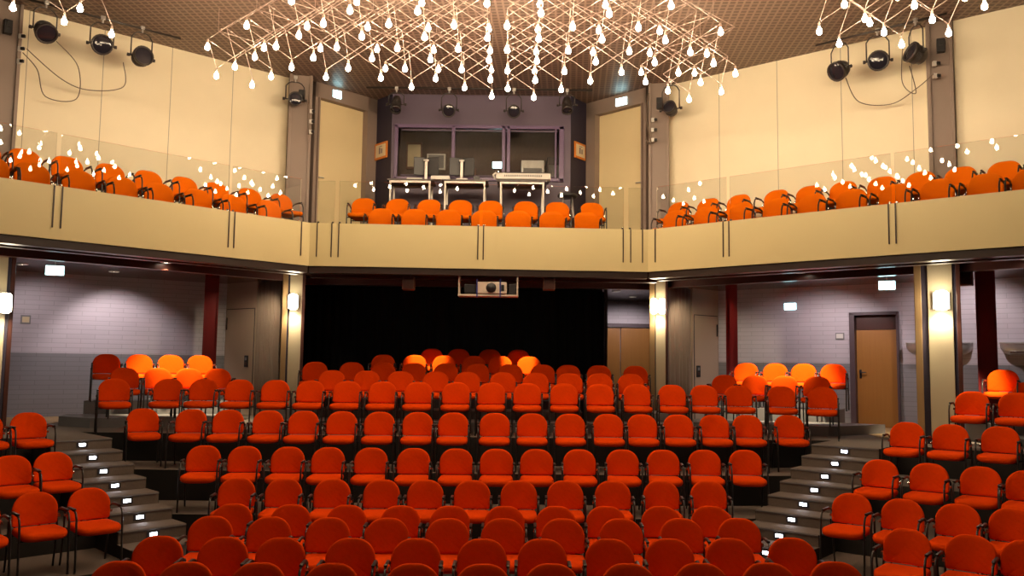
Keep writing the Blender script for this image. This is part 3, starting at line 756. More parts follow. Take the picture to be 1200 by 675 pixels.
# dark red columns
def red_col(x, y, w, rz, label):
    root = empty('red_column', (x, y, 1.28), rz, label, 'column', 'dark red columns')
    H = 4.05 - 1.28
    link('shaft', B((0, 0, H / 2), (w, 0.22, H), 0.006), M['red'], root)
    bm = bmesh.new()
    for s in (-1, 1): box(bm, (s * w * .46, -0.125, H / 2), (w * .08, 0.03, H), 0.002)
    link('edge_strip', bm, M['red'], root)
red_col(-6.05, 17.15, 0.27, PR_(20), 'dark red column against the left block wall')
red_col(4.35, 16.85, 0.22, PR_(-15), 'slim dark red column right of the folded curtain')
red_col(7.85, 14.10, 0.29, PR_(-28), 'dark red column at far right beside the steel shelf')

# partitions with doors, and bunched curtains, either side of the black wall
def partition(a, b, idx, hand):
    L = math.hypot(b[0] - a[0], b[1] - a[1]); ang = math.atan2(b[1] - a[1], b[0] - a[0])
    struct('wall_partition_%d' % idx, B((L / 2, 0.05, (1.28 + 4.05) / 2), (L, 0.10, 4.05 - 1.28)), M['partition'], None, False, (a[0], a[1], 0), (0, 0, ang))
    root = empty('door_%d' % idx, (a[0], a[1], 1.28), ang); root['kind'] = 'structure'
    lf = link('door_leaf', B((L / 2, -0.008, 1.10), (L - 0.10, 0.02, 2.2), 0.004), M['partition'], root)
    bm = bmesh.new(); box(bm, (L / 2, -0.004, 2.21), (L - .08, 0.014, 0.014)); box(bm, (0.045, -0.004, 1.1), (0.012, 0.014, 2.2)); box(bm, (L - .045, -0.004, 1.1), (0.012, 0.014, 2.2))
    link('door_joint', bm, M['booth_dark'], root)
    hx = 0.09 if hand < 0 else L - 0.09
    link('door_handle', B((hx, -0.035, 1.90), (0.02, 0.02, 0.26), 0.004), M['black'], lf)
partition((-6.15, 18.37), (-5.30, 17.70), 4, -1)
partition((3.82, 18.00), (4.50, 18.56), 5, 1)
def switch(x, y, z, rz, label):
    root = empty('light_switch', (x, y, z), rz, label, 'switch', 'black light switches')
    link('plate', B((0, -0.02, 0), (0.12, 0.02, 0.24), 0.004), M['black'], root)
    link('rocker', B((0, -0.034, 0.05), (0.06, 0.01, 0.06), 0.003), M['grey'], root)
    link('rocker', B((0, -0.034, -0.05), (0.06, 0.01, 0.06), 0.003), M['beam'], root)
switch(-5.50, 17.845, 2.39, math.atan2(-.67, .85), 'black switch plate on the beige partition at left')
switch(3.94, 18.085, 2.30, math.atan2(.56, .68), 'black switch plate on the beige partition at right')

def curtain(name, pts, z0, z1, amp, folds, m, label, thick=0.0):
    """hanging cloth following a plan polyline with vertical folds"""
    bm = bmesh.new(); N = folds * 8; cols = []
    seg = [Vector(p) for p in pts]; lens = [(seg[i + 1] - seg[i]).length for i in range(len(seg) - 1)]; T = sum(lens)
    rnd = random.Random(len(label))
    ph = [rnd.uniform(.6, 1.3) for _ in range(folds + 2)]
    for i in range(N + 1):
        d = T * i / N; j = 0
        while j < len(lens) - 1 and d > lens[j]: d -= lens[j]; j += 1
        p = seg[j] + (seg[j + 1] - seg[j]) * (d / lens[j]); v = (seg[j + 1] - seg[j]).normalized(); nrm = Vector((v.y, -v.x))
        a_ = amp * ph[int(i / 8)] * math.sin(2 * PI * i / 8)
        col = []
        for z, k in ((z1, .7), (z0 + (z1 - z0) * .66, 1.0), (z0 + (z1 - z0) * .33, 1.05), (z0, 1.1)):
            q = p + nrm * a_ * k
            col.append(bm.verts.new((q.x, q.y, z)))
        cols.append(col)
    for A, Bq in zip(cols, cols[1:]):
        for k in range(3): bm.faces.new((A[k], Bq[k], Bq[k + 1], A[k + 1]))
    o = link(name, bm, m, None, True)
    md = o.modifiers.new('cloth', 'SOLIDIFY'); md.thickness = 0.006
    return tag(o, label, 'curtain')
curtain('folded_curtain', [(-5.24, 17.62), (-4.62, 16.98)], 1.30, 4.02, 0.05, 6, M['curtain'], 'mauve-brown bunched curtain between left partition door and lamp pillar')
curtain('folded_curtain', [(3.12, 17.05), (3.76, 17.92)], 1.30, 4.02, 0.05, 6, M['curtain'], 'mauve-brown bunched curtain between slim pillar and right partition door')
curtain('black_backdrop', [(-4.45, 18.55), (2.02, 18.62)], 1.30, 4.00, 0.03, 34, M['black_curtain'], 'wide black drape closing the rear of the stalls behind the last rows')
struct('wall_rear_black', prism(bmesh.new(), [(-4.9, 18.75), (2.0, 18.8), (2.0, 18.9), (-4.9, 18.85)], 1.28, 4.05), M['black_curtain'])
bm = B((2.06, 18.70, 2.665), (0.07, 0.16, 2.77), 0.004)
tag(link('steel_post', bm, M['edge']), 'thin dark upright at the right end of the black drape', 'post')
# lobby seen through the gap at right: oak double door
ld_ = empty('door_6', (2.30, 21.97, 1.28)); ld_['kind'] = 'structure'
bm = bmesh.new(); box(bm, (0.62, -0.02, 2.14), (1.5, 0.08, 0.10)); box(bm, (-.06, -0.02, 1.07), (0.08, 0.08, 2.14))
link('door_frame', bm, M['door_frame'], ld_)
link('door_leaf', B((0.24, -0.03, 1.04), (0.50, 0.05, 2.06), 0.004), M['door_wood'], ld_)
link('door_leaf', B((0.92, -0.03, 1.04), (0.82, 0.05, 2.06), 0.004), M['door_wood'], ld_)

# ---------------------------------------------------------------- exit signs
def exit_sign(x, y, z, rz, w, h, label, drop=0.0, arrow=-1):
    root = empty('exit_sign', (x, y, z), rz, label, 'exit sign', 'illuminated exit signs')
    link('housing', B((0, 0.03, 0), (w + .03, 0.05, h + .03), 0.006), M['white'], root)
    link('lit_face', B((0, -0.002, 0), (w, 0.012, h), 0.003), M['exit'], root)
    bm = bmesh.new(); s = h
    # running figure, doorway and arrow
    tube(bm, [(-.10 * s, -.012, .26 * s), (-.10 * s, -.012, .30 * s)], .055 * s, 8)
    tube(bm, [(-.10 * s, -.012, .18 * s), (-.14 * s, -.012, -.04 * s)], .05 * s, 6)
    tube(bm, [(-.14 * s, -.012, -.04 * s), (-.02 * s, -.012, -.16 * s), (-.10 * s, -.012, -.30 * s)], .035 * s, 6)
    tube(bm, [(-.14 * s, -.012, -.04 * s), (-.28 * s, -.012, -.16 * s), (-.40 * s, -.012, -.16 * s)], .035 * s, 6)
    tube(bm, [(-.10 * s, -.012, .14 * s), (.04 * s, -.012, .04 * s)], .028 * s, 6)
    tube(bm, [(-.10 * s, -.012, .14 * s), (-.26 * s, -.012, .06 * s)], .028 * s, 6)
    box(bm, (arrow * -.52 * s, -.012, 0), (.30 * s, .008, .08 * s))
    link('running_figure', bm, M['exit_green'], root)
    if drop: link('hanger', B((0, 0.03, h / 2 + drop / 2), (0.02, 0.02, drop)), M['steel'], root)
    return root
exit_sign(-3.62, 16.86, 7.80, PR_(40), 0.26, 0.15, 'lit exit sign over the cream door left of the booth')
exit_sign(2.18, 17.02, 7.77, PR_(-40), 0.26, 0.15, 'lit exit sign over the cream door right of the booth')
exit_sign(-7.81, 14.5, 3.90, PR_(25), 0.27, 0.15, 'lit exit sign under the balcony at left', 0.10)
exit_sign(6.40, 14.5, 3.83, PR_(-20), 0.25, 0.14, 'lit exit sign under the balcony above the oak door', 0.12)
exit_sign(*at_r(t_at(0.327), 3.66)[:2], 3.66, ang_r, 0.24, 0.13, 'small lit exit sign on the white block wall at right')

# ---------------------------------------------------------------- projector and speakers under the balcony
pj = empty('projector', (-0.395, 14.25, 3.52), 0, 'pale projector in a steel cradle under the middle balcony', 'projector')
bm = bmesh.new()
box(bm, (0, 0, 0.02), (1.0, 0.30, 0.03), 0.004)
for s in (-1, 1):
    for yy in (-.13, .13): box(bm, (s * 0.485, yy, 0.255), (0.025, 0.025, 0.50), 0.003)
link('cradle', bm, M['pale_box'], pj)
link('body', B((0.06, 0, 0.145), (0.50, 0.32, 0.20), 0.02), M['pale_box'], pj)
bm = bmesh.new(); lathe(bm, [(0, 0.03), (0.07, 0.03), (0.085, 0.0), (0.085, -0.05), (0, -0.05)], 18, Matrix.Translation((0.05, -0.17, 0.145)) @ Matrix.Rotation(PI / 2, 4, 'X'))
link('lens', bm, M['black'], pj, True)
link('vent', B((0.24, -0.163, 0.145), (0.05, 0.01, 0.10)), M['black'], pj)
link('side_unit', B((-0.30, 0, 0.13), (0.20, 0.26, 0.15), 0.01), M['black'], pj)
link('side_unit', B((0.40, 0, 0.13), (0.12, 0.26, 0.17), 0.01), M['black'], pj)
for x in (-0.185, 0.20):
    link('strap', B((x, -0.17, 0.14), (0.022, 0.012, 0.30)), M['blue'], pj)
def speaker(x, y, z, rz, label, w=0.20, h=0.22):
    root = empty('hanging_speaker', (x, y, z), rz, label, 'speaker', 'brown speakers under the balcony')
    link('cabinet', B((0, 0, 0), (w, 0.18, h), 0.012), M['brown_box'], root)
    link('grille', B((0, -0.095, 0), (w - .03, 0.012, h - .03), 0.004), M['beam'], root)
    link('bracket', B((0, 0.02, h / 2 + 0.06), (0.05, 0.05, 4.05 - z - h / 2 if z + h / 2 < 4.05 else .02), 0.003), M['edge'], root)
speaker(-1.73, 14.25, 3.73, 0, 'small brown speaker hanging left of the projector')
speaker(0.62, 14.3, 3.76, 0, 'small brown speaker hanging right of the projector')
speaker(7.15, 13.45, 3.86, PR_(-35), 'brown speaker hanging beside the wide right pillar', 0.26, 0.24)

WARM = (1.0, 0.86, 0.55); COOL = (1.0, 0.86, 0.84)
# recessed downlights under the balcony, each with its own beam; the partition pair is added fill
def downlight(x, y, label, watts=0, size=60, glow=True, r=0.07, z=4.05, tilt=(0, 0), col=(1.0, 0.80, 0.52)):
    root = empty('downlight', (x, y, z), 0, label, 'lamp', 'downlights under the balcony')
    bm = bmesh.new(); lathe(bm, [(r * 1.35, 0.0), (r * 1.35, -0.012), (r, -0.018), (r, -0.004), (r * .9, 0.0)], 20)
    link('ring', bm, M['steel'], root, True)
    bm = bmesh.new(); lathe(bm, [(r * .95, -0.006), (0, -0.008)], 20)
    link('lens', bm, M['down'] if glow else M['lens'], root)
    if watts:
        ld = bpy.data.lights.new('beam', 'SPOT'); ld.energy = watts; ld.color = col
        ld.spot_size = math.radians(size); ld.spot_blend = 0.6; ld.shadow_soft_size = r * .7
        lo = bpy.data.objects.new('beam', ld); COL.objects.link(lo); lo.parent = root
        lo.location = (0, 0, -0.03); lo.rotation_euler = (math.radians(tilt[0]), math.radians(tilt[1]), 0)
DL = [(-5.85, 14.35, 'recessed downlight over the left rear corner chairs', 1150, 54, (29, 4), WARM), (4.95, 14.6, 'recessed downlight over the right rear corner chairs', 1150, 54, (31, -2), WARM),
      (-1.60, 15.35, 'recessed downlight over the chairs left of the projector', 1350, 26, (37, 0), WARM), (0.15, 15.4, 'recessed downlight over the chairs right of the projector', 1350, 22, (37, 0), WARM),
      (7.50, 12.38, 'recessed downlight over the yellow lit chair at far right', 1250, 34, (33, 8), WARM),
      (-8.6, 14.9, 'recessed downlight washing the left block wall', 60, 110, (35, 10), COOL), (-7.5, 16.0, 'recessed downlight nearer the left red column', 105, 100, (30, 12), COOL),
      (5.7, 15.6, 'recessed downlight washing the wall left of the oak door', 125, 120, (30, -10), COOL), (7.6, 14.4, 'recessed downlight washing the wall by the steel shelves', 80, 120, (35, -20), COOL),
      (-4.95, 16.3, 'added downlight brightening the left partition door', 60, 110, (25, 15), WARM), (3.55, 16.6, 'added downlight brightening the right partition door', 60, 110, (25, -15), WARM),  # both added to brighten the partitions and curtains
      (2.32, 18.93, 'small recessed downlight in the lobby gap beside the black drape', 40, 110, (0, 0), COOL), (6.33, 12.64, 'recessed downlight just in front of the wide right pillar', 60, 80, (0, 0), WARM)]
for x, y, lab, w_, s_, tl_, c_ in DL: downlight(x, y, lab, w_, s_, tilt=tl_, col=c_)
downlight(2.9, 20.4, 'recessed downlight before the oak lobby doors', 110, 120, tilt=(30, 0), col=COOL)

# ---------------------------------------------------------------- stage spotlights along the walls
def stage_spot(x, y, z, rz, tilt, hy, label, r=0.13, ln=0.24, w=0.34):
    """theatre lantern at x,y,z hanging in a yoke of height hy"""
    root = empty('stage_spotlight', (x, y, z), rz, label, 'spotlight', 'stage spotlights')
    bm = bmesh.new(); hw = w / 2
    pts = [(-hw, 0, 0)] + [(-hw, 0, hy * .75)] + [(-hw + 0.05, 0, hy * .93), (-hw + .10, 0, hy)] + [(hw - .10, 0, hy), (hw - .05, 0, hy * .93), (hw, 0, hy * .75), (hw, 0, 0)]
    tube(bm, pts, 0.011, 6)
    link('yoke', bm, M['spot'], root, True)
    bm = bmesh.new(); tube(bm, [(0, 0, hy), (0, 0, hy + 0.10)], 0.016, 8); box(bm, (0, 0, hy + 0.09), (0.07, 0.05, 0.07), 0.008)
    link('hook_clamp', bm, M['steel'], root)
    R = Matrix.Rotation(math.radians(90 + tilt), 4, 'X')
    bm = bmesh.new()
    lathe(bm, [(0, -ln * .62), (r * .55, -ln * .60), (r * .82, -ln * .45), (r * .92, -ln * .1), (r * .92, ln * .28), (r * 1.10, ln * .30), (r * 1.10, ln * .50), (r * .95, ln * .50), (r * .90, ln * .42)], 20, R)
    body = link('housing', bm, M['spot'], root, True)
    bm = bmesh.new(); lathe(bm, [(r * .92, ln * .40), (r * .5, ln * .46), (0, ln * .48)], 20, R)
    link('lens', bm, M['lens'], body, True)
    bm = bmesh.new()
    for k in range(4):
        q = R @ Vector((0, 0, -ln * .1 + k * ln * .1))
        lathe(bm, [(r * .93, -.006), (r * 1.0, -.006), (r * 1.0, .006), (r * .93, .006)], 20, Matrix.Translation(q) @ R)
    link('cooling_fin', bm, M['spot'], body, True)
    for s in (-1, 1):
        bm = bmesh.new(); tube(bm, [(s * (r * .85), 0, 0), (s * (hw + .03), 0, 0)], 0.012, 8); lathe(bm, [(0, .02), (.028, .02), (.028, -.02), (0, -.02)], 10, Matrix.Translation((s * (hw + .035), 0, 0)) @ Matrix.Rotation(PI / 2, 4, 'Y'))
        link('knob', bm, M['spot'], root, True)
    return root
SP = [(-7.30, 12.85, 7.47, 50, 40, 0.36, 'leftmost spotlight by the far left grey pillar'),
      (-6.68, 13.40, 7.46, 30, 15, 0.36, 'middle of the three spotlights before the left cream wall'),
      (-6.22, 13.82, 7.41, 45, -5, 0.42, 'rightmost of the three spotlights before the left cream wall'),
      (5.40, 13.80, 7.35, -60, 30, 0.44, 'leftmost of the three spotlights before the right cream wall'),
      (5.86, 13.40, 7.36, -20, 15, 0.42, 'middle of the three spotlights before the right cream wall'),
      (6.28, 12.98, 7.32, -80, -20, 0.46, 'rightmost spotlight beside the grey pillar of the right cream wall'),
      (2.98, 15.9, 7.28, -30, -15, 0.46, 'spotlight on the grey pillar right of the booth'),
      (-4.20, 15.95, 7.39, 20, 5, 0.34, 'small spotlight on the grey pillar left of the booth')]
for (x, y, z, rz, tl, hy, lab) in SP:
    stage_spot(x, y, z, PR_(rz), tl, hy, lab, 0.15 if abs(x) > 4.5 else 0.12)
# pipe bars the lanterns hang from
def pipe(a, b, r, label, m='spot'):
    bm = bmesh.new(); tube(bm, [a, b], r, 8)
    return tag(link('lighting_bar', bm, M[m], None, True), label, 'lighting bar')
pipe((-7.62, 12.57, 7.90), (-5.75, 14.23, 7.90), 0.02, 'dark bar under the ceiling carrying three spotlights at left')
pipe((5.10, 14.06, 7.86), (6.62, 12.68, 7.86), 0.02, 'dark bar under the ceiling carrying three spotlights at right')
pipe((-2.95, 16.6, 7.86), (1.55, 16.6, 7.86), 0.02, 'long thin bar under the ceiling in front of the control booth')
for (x, z, w_, kind, lab) in ((-2.35, 7.52, .30, 0, 'grey profile spotlight at the left end of the booth bar'), (-1.30, 7.42, .26, 1, 'round black spotlight second from left on the booth bar'),
                        (-0.01, 7.42, .26, 1, 'round black spotlight third from left on the booth bar'), (1.05, 7.55, .30, 0, 'grey profile spotlight at the right end of the booth bar')):
    if kind: stage_spot(x, 16.6, z, 0, 25, 7.86 - z - .10, lab, 0.12, 0.24, 0.30)
    else:
        r_ = stage_spot(x, 16.6, z, 0, 60, 7.86 - z - .10, lab, 0.10, 0.34, 0.30)

def cable(pts, label, r=0.008):
    """slack cable through points, smoothed"""
    P = [Vector(p) for p in pts]; out = []
    for i in range(len(P) - 1):
        p0 = P[max(0, i - 1)]; p1 = P[i]; p2 = P[i + 1]; p3 = P[min(len(P) - 1, i + 2)]
        for k in range(8):
            t = k / 8; out.append(0.5 * ((2 * p1) + (p2 - p0) * t + (2 * p0 - 5 * p1 + 4 * p2 - p3) * t * t + (-p0 + 3 * p1 - 3 * p2 + p3) * t ** 3))
    out.append(P[-1]); bm = bmesh.new(); tube(bm, out, r, 6)
    return tag(link('slack_cable', bm, M['cable'], None, True), label, 'cable')
cable([(-7.68, 13.05, 7.25), (-7.25, 13.32, 6.86), (-6.95, 13.62, 6.78), (-6.55, 13.95, 6.95), (-6.48, 13.75, 7.30)], 'slack cable looping from the left pillar to the middle left spotlight')
cable([(-7.72, 13.02, 7.18), (-7.55, 13.15, 6.95), (-7.45, 13.25, 6.55), (-7.10, 13.52, 6.60), (-7.05, 13.42, 7.10), (-7.22, 13.05, 7.38)], 'cable hanging below the leftmost spotlight')
cable([(5.52, 13.88, 7.25), (5.75, 13.92, 6.85), (6.15, 13.62, 6.72), (6.42, 13.30, 6.88), (6.58, 13.06, 7.04)], 'slack cable looping under the right wall spotlights')
cable([(6.18, 13.20, 7.60), (6.22, 13.35, 7.0), (6.40, 13.28, 6.80), (6.32, 13.30, 7.25)], 'cable hanging beside the right grey pillar')
cable([(2.62, 16.30, 7.72), (2.58, 16.28, 7.2), (2.66, 16.26, 6.72), (2.56, 16.28, 6.80)], 'bundle of cable down the pillar right of the booth', 0.014)
cable([(-3.96, 16.10, 7.75), (-3.98, 16.08, 7.2), (-3.94, 16.08, 6.75)], 'cable down the pillar left of the booth')
def plug(x, y, z, label):
    root = empty('power_socket', (x, y, z), 0, label, 'socket', 'wall sockets for the spotlights')
    link('box_body', B((0, 0, 0), (0.06, 0.05, 0.08), 0.006), M['white'], root)
    link('plug', B((0.05, -0.02, 0), (0.06, 0.04, 0.05), 0.008), M['black'], root)
for z, nm in ((7.36, 'upper'), (7.16, 'middle'), (6.96, 'lower')): plug(-3.92, 16.12, z - .15, nm + ' white socket on the pillar left of the booth')
for z, nm in ((7.36, 'upper'), (7.16, 'middle'), (6.96, 'lower')): plug(2.70, 16.28, z - .18, nm + ' white socket on the pillar right of the booth')
for z, nm in ((7.42, 'upper'), (7.22, 'middle'), (7.02, 'lower')): plug(-7.74, 12.98, z, nm + ' socket on the far left grey pillar')
for z, nm in ((7.22, 'upper'), (7.02, 'lower')): plug(6.62, 13.10, z, nm + ' socket on the right grey pillar')

# ---------------------------------------------------------------- control desk in front of the booth
ZT = 5.95
def table(x0, x1, y, label):
    root = empty('equipment_table', ((x0 + x1) / 2, y, 4.92), 0, label, 'table', 'equipment tables before the booth')
    w = x1 - x0; h = ZT - 4.92
    link('tabletop', B((0, 0, h - 0.015), (w + .10, 0.60, 0.03), 0.004), M['desk'], root)
    for s in (-1, 1):
        for yy in (-.26, .26):
            link('leg', B((s * (w / 2 - .02), yy, (h - 0.07) / 2), (0.035, 0.035, h - 0.07), 0.003), M['grey_steel'], root)
    bm = bmesh.new(); box(bm, (0, -.26, h - 0.05), (w, 0.035, 0.04), 0.003); box(bm, (0, .26, h - 0.05), (w, 0.035, 0.04), 0.003)
    link('apron_rail', bm, M['grey_steel'], root)
table(-2.40, -1.60, 16.55, 'left equipment table before the booth window')
table(-1.34, -0.54, 16.55, 'middle equipment table before the booth window')
table(-0.26, 0.60, 16.55, 'right equipment table carrying the white keyboard mixer')
def monitor(x, y, label):
    root = empty('computer_monitor', (x, y, ZT), 0, label, 'monitor', 'monitors seen from behind')
    link('foot', B((0, 0, 0.010), (0.22, 0.18, 0.02), 0.006), M['black'], root)
    link('stand', B((0, -0.03, 0.21), (0.055, 0.03, 0.42), 0.006), M['grey_steel'], root)
    link('screen_back', B((-0.13, 0.02, 0.32), (0.24, 0.03, 0.36), 0.01, Matrix.Rotation(0.25, 3, 'Z')), M['black'], root)
    link('screen_back', B((0.13, 0.02, 0.32), (0.24, 0.03, 0.36), 0.01, Matrix.Rotation(-0.25, 3, 'Z')), M['black'], root)
    link('stand_cap', B((0, -0.04, 0.425), (0.10, 0.05, 0.03), 0.004), M['white'], root)
monitor(-1.72, 16.55, 'left pair of dark monitors on a pale stand before the booth window')
monitor(-1.02, 16.55, 'right pair of dark monitors on a pale stand before the booth window')
def desk_item(name, c, s, m, label, cat, extra=None):
    root = empty(name, (c[0], c[1], ZT), 0, label, cat)
    link('case', B((0, 0, s[2] / 2), s, 0.008), M[m], root)
    if extra:
        for i in range(extra): link('key', B((-s[0] / 2 + .04 + i * (s[0] - .08) / (extra - 1), -s[1] * .2, s[2] + .004), ((s[0] - .1) / extra * .7, s[1] * .35, 0.012), 0.002), M['grey' if m == 'white' else 'white'], root)
    return root
desk_item('computer_keyboard', (-1.92, 16.38), (0.30, 0.14, 0.03), 'white', 'small white keyboard at the left of the monitors', 'keyboard', 8)
desk_item('sound_mixer', (-1.42, 16.38), (0.36, 0.22, 0.07), 'white', 'white mixer full of knobs between the two monitor pairs', 'mixer', 10)
desk_item('computer_keyboard', (-1.00, 16.36), (0.22, 0.12, 0.03), 'white', 'small white keyboard before the right monitor pair', 'keyboard', 8)
desk_item('desk_phone', (-0.72, 16.45), (0.12, 0.16, 0.09), 'black', 'small black desk phone right of the monitors', 'phone', 3)
# white long console on the right table
cn = empty('lighting_console', (0.19, 16.42, ZT), 0, 'long white lighting console on the right equipment table', 'console')
link('console_body', B((0, 0.08, 0.09), (1.02, 0.30, 0.18), 0.015), M['desk'], cn)
link('front_panel', B((0, -0.11, 0.07), (1.06, 0.10, 0.13), 0.015, Matrix.Rotation(-0.35, 3, 'X')), M['white'], cn)
bm = bmesh.new()
for i in range(24): box(bm, (-0.36 + i * 0.031, -0.168, 0.085), (0.012, 0.01, 0.03))
link('fader', bm, M['black'], cn)
bm = bmesh.new(); tube(bm, [(0.40, 0.1, 0.17), (0.41, 0.06, 0.26), (0.36, 0.0, 0.28)], 0.006, 6)
link('gooseneck_lamp', bm, M['steel'], cn, True)
bm = bmesh.new(); tube(bm, [(-0.55, -0.14, 0.02), (-0.58, -0.16, 0.10), (-0.52, -0.18, 0.14)], 0.02, 8)
link('headphone_rest', bm, M['white'], cn, True)
# stool behind the right of the tables
st_ = empty('round_stool', (1.05, 16.3, 4.92), 0, 'round dark stool right of the console table', 'stool')
bm = bmesh.new(); lathe(bm, [(0, 0.70), (0.17, 0.70), (0.19, 0.72), (0.19, 0.76), (0.16, 0.78), (0, 0.785)], 20)
link('cushion', bm, M['black'], st_, True)
for k in range(4):
    a_ = PI / 4 + k * PI / 2
    bm = bmesh.new(); tube(bm, [(0.12 * math.cos(a_), 0.12 * math.sin(a_), 0.70), (0.20 * math.cos(a_), 0.20 * math.sin(a_), 0.0)], 0.011, 6)
    link('leg', bm, M['steel'], st_, True)
# things inside the booth
def booth_item(name, x, z, w, h, m, label, cat, y=18.972, d=0.05):
    root = empty(name, (x, y, z), 0, label, cat)
    link('panel', B((0, 0, h / 2), (w, d, h), 0.006), M[m], root)
    link('edge_trim', B((0, -d / 2 - .004, h / 2), (w * .82, 0.008, h * .82), 0.002), M['paper' if m == 'brown_box' else 'grey'] , root)
booth_item('wall_cabinet', -2.25, 6.75, 0.35, 0.62, 'brown_box', 'brown framed board on the booth inner wall at far left', 'board')
booth_item('pin_board', -1.75, 6.75, 0.42, 0.36, 'white', 'pale board inside the booth left pane', 'board', 18.975, 0.06)
booth_item('switch_box', -2.30, 6.38, 0.28, 0.18, 'white', 'white box seen through the booth left pane', 'box', 18.9, 0.19)
booth_item('equipment_rack', -1.05, 4.92, 0.45, 1.80, 'brown_box', 'rust coloured rack inside the booth left pane', 'rack', 18.8, 0.3)
booth_item('equipment_rack', 0.42, 4.92, 0.50, 1.95, 'steel', 'grey equipment rack seen through the booth right pane', 'rack', 18.6, 0.3)
booth_item('equipment_rack', 0.95, 4.92, 0.42, 2.08, 'desk', 'tall dark rack seen through the booth right pane', 'rack', 18.8, 0.3)
exit_sign(-0.36, 18.90, 6.86, 0, 0.22, 0.14, 'lit sign seen through the booth middle pane')
r_ = booth_item('small_screen', -1.00, 6.72, 0.10, 0.14, 'monitor_glow', 'small blue glowing screen inside the booth', 'screen', 18.75, 0.04)

# ---------------------------------------------------------------- bulb chandeliers: a three-layer space frame of thin rods
MM = 0.43; HH = 0.30          # half diagonal of a cell, layer height
def inside(p, poly):
    c = False; n = len(poly)
    for i in range(n):
        a, b = poly[i], poly[(i + 1) % n]
        if (a[1] > p[1]) != (b[1] > p[1]) and p[0] < (b[0] - a[0]) * (p[1] - a[1]) / (b[1] - a[1]) + a[0]: c = not c
    return c
def bulb_meshes():
    bm = bmesh.new(); lathe(bm, [(0.012, 0.0), (0.016, -0.02), (0.030, -0.045), (0.038, -0.070), (0.034, -0.095), (0.018, -0.110), (0, -0.114)], 8)
    me = bpy.data.meshes.new('bulb'); bm.normal_update(); bm.to_mesh(me); bm.free(); me.materials.append(M['bulb'])
    for p in me.polygons: p.use_smooth = True
    bm = bmesh.new(); lathe(bm, [(0, 0.055), (0.012, 0.05), (0.018, 0.03), (0.019, 0.0), (0.013, -0.012), (0, -0.012)], 8)
    ms = bpy.data.meshes.new('bulb_socket'); bm.normal_update(); bm.to_mesh(ms); bm.free(); ms.materials.append(M['socket'])
    return me, ms
BULB, SOCK = bulb_meshes()
def chandelier(O, poly, label, wires=1):
    O = Vector(O)
    root = empty('lattice_chandelier', (O.x, O.y, ZC), 0, label, 'chandelier', 'bulb lattice chandeliers under the ceiling')
    inv = Vector((O.x, O.y, ZC)); nodes = {}
    for i in range(-30, 31):
        for j in range(-30, 31):
            for k in range(3):                      # 0 bottom, 1 middle, 2 top
                if (i + j + k) % 2: continue
                p = Vector((O.x + MM * i, O.y + MM * j, O.z + HH * k))
                if inside(p, poly): nodes[(i, j, k)] = p
    bm = bmesh.new()
    def rod(a, c):
        if a in nodes and c in nodes:
            p, q = nodes[a], nodes[c]
            tube(bm, [p - inv, q - inv], 0.0048, 5)
            tube(bm, [p.lerp(q, .80) - inv, p.lerp(q, .86) - inv], 0.012, 5)
    for (i, j, k) in nodes:
        if k == 0: rod((i, j, 0), (i - 1, j, 1)); rod((i, j, 0), (i + 1, j, 1)); rod((i, j, 0), (i, j - 1, 1))
        if k == 1: rod((i, j, 1), (i - 1, j, 2)); rod((i, j, 1), (i + 1, j, 2))
        if k == 2: rod((i, j, 2), (i + 1, j + 1, 2)); rod((i, j, 2), (i - 1, j + 1, 2))
    link('lattice_frame', bm, M['rod'], root, True)
    bm = bmesh.new()
    for (i, j, k), p in nodes.items():
        if k == 2 and i % 2 == 0: tube(bm, [p - inv, Vector((p.x, p.y, ZC - 0.002)) - inv], 0.003, 4)
    link('suspension_wires', bm, M['rod'], root)
    n = 0
    for (i, j, k), p in nodes.items():
        if k == 2 or (k == 1 and (i % 2)): continue
        n += 1
        s = bpy.data.objects.new('bulb_socket', SOCK); COL.objects.link(s); s.parent = root; s.location = p - inv - Vector((0, 0, 0.05))
        b = bpy.data.objects.new('bulb', BULB); COL.objects.link(b); b.parent = s; b.location = (0, 0, -0.008)
    return n
CH = []
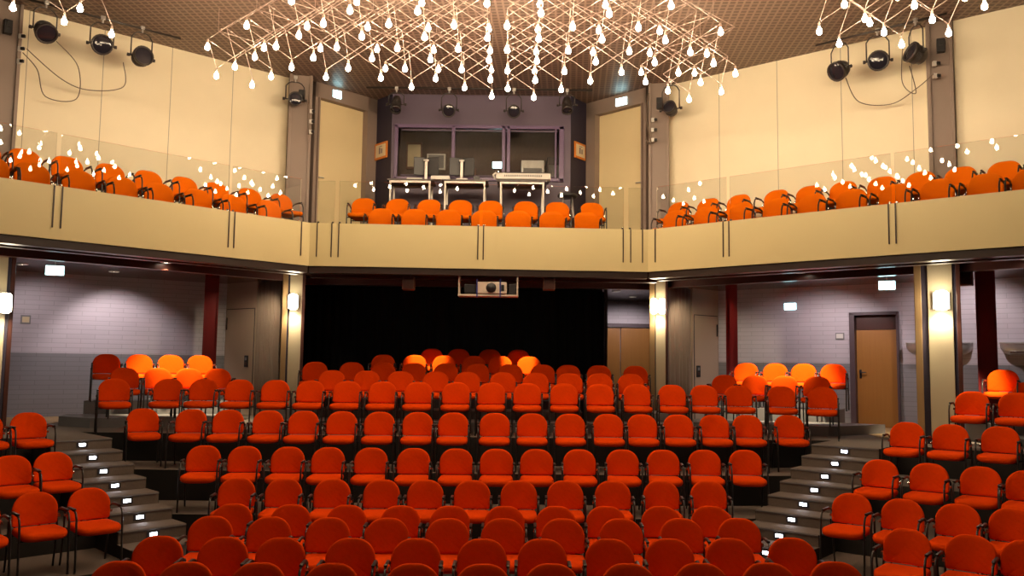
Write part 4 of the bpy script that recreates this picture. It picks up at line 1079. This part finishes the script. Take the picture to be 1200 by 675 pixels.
CH.append(chandelier((-2.10, 13.05, 6.98), [(-5.2, 12.9), (-4.35, 13.75), (-3.3, 12.9), (-2.0, 13.7), (-1.2, 13.9), (-0.55, 14.4), (-0.02, 13.9), (-0.02, 10.6), (-2.1, 9.9), (-3.3, 11.2)], 'left half of the wide bulb lattice over the middle of the hall'))
CH.append(chandelier((0.32, 12.98, 6.95), [(-0.35, 13.9), (0.3, 13.9), (1.4, 13.2), (2.4, 14.1), (3.1, 14.2), (3.75, 12.7), (2.5, 11.2), (1.2, 9.9), (-0.35, 10.6)], 'right half of the wide bulb lattice over the middle of the hall'))
CH.append(chandelier((4.9, 11.0, 7.0), [(3.9, 10.9), (4.3, 11.6), (5.4, 11.5), (6.1, 10.7), (6.0, 9.6), (4.0, 9.6)], 'bulb lattice cut by the top edge at right'))
CH.append(chandelier((-6.0, 11.0, 7.0), [(-6.6, 11.2), (-5.6, 11.5), (-5.0, 10.6), (-5.3, 9.8), (-6.6, 9.9)], 'small bulb lattice cut by the top edge at left'))
CH.append(chandelier((-1.6, 7.4, 6.98), [(-4.0, 8.6), (-0.6, 8.6), (-0.6, 6.0), (-3.6, 6.0)], 'added unseen bulb lattice lighting the front rows, above the left of the picture'))  # this and the next: out of view, added to light the stalls chairs
CH.append(chandelier((1.6, 7.4, 6.98), [(0.6, 8.6), (4.0, 8.6), (3.6, 6.0), (0.6, 6.0)], 'added unseen bulb lattice lighting the front rows, above the right of the picture'))
print('BULBS', CH)

# ---------------------------------------------------------------- world, camera, colour
w = bpy.data.worlds.new('hall_world'); scene.world = w; w.use_nodes = True
bg = w.node_tree.nodes['Background']; bg.inputs[0].default_value = (0.9, 0.6, 0.45, 1); bg.inputs[1].default_value = 0.02

cd = bpy.data.cameras.new('camera'); cd.lens = 30.0; cd.sensor_width = 36.0; cd.clip_end = 100
cam = bpy.data.objects.new('camera', cd); COL.objects.link(cam)
cam.matrix_world = Matrix.Translation((0, 0, EYE)) @ Matrix.Rotation(PI / 2 + math.atan(0.087), 4, 'X') @ Matrix.Rotation(0.013, 4, 'Z')
scene.camera = cam
vs = scene.view_settings
vs.view_transform = 'Standard'; vs.look = 'None'; vs.gamma = 1.0; vs.use_curve_mapping = False
vs.exposure = 0.0
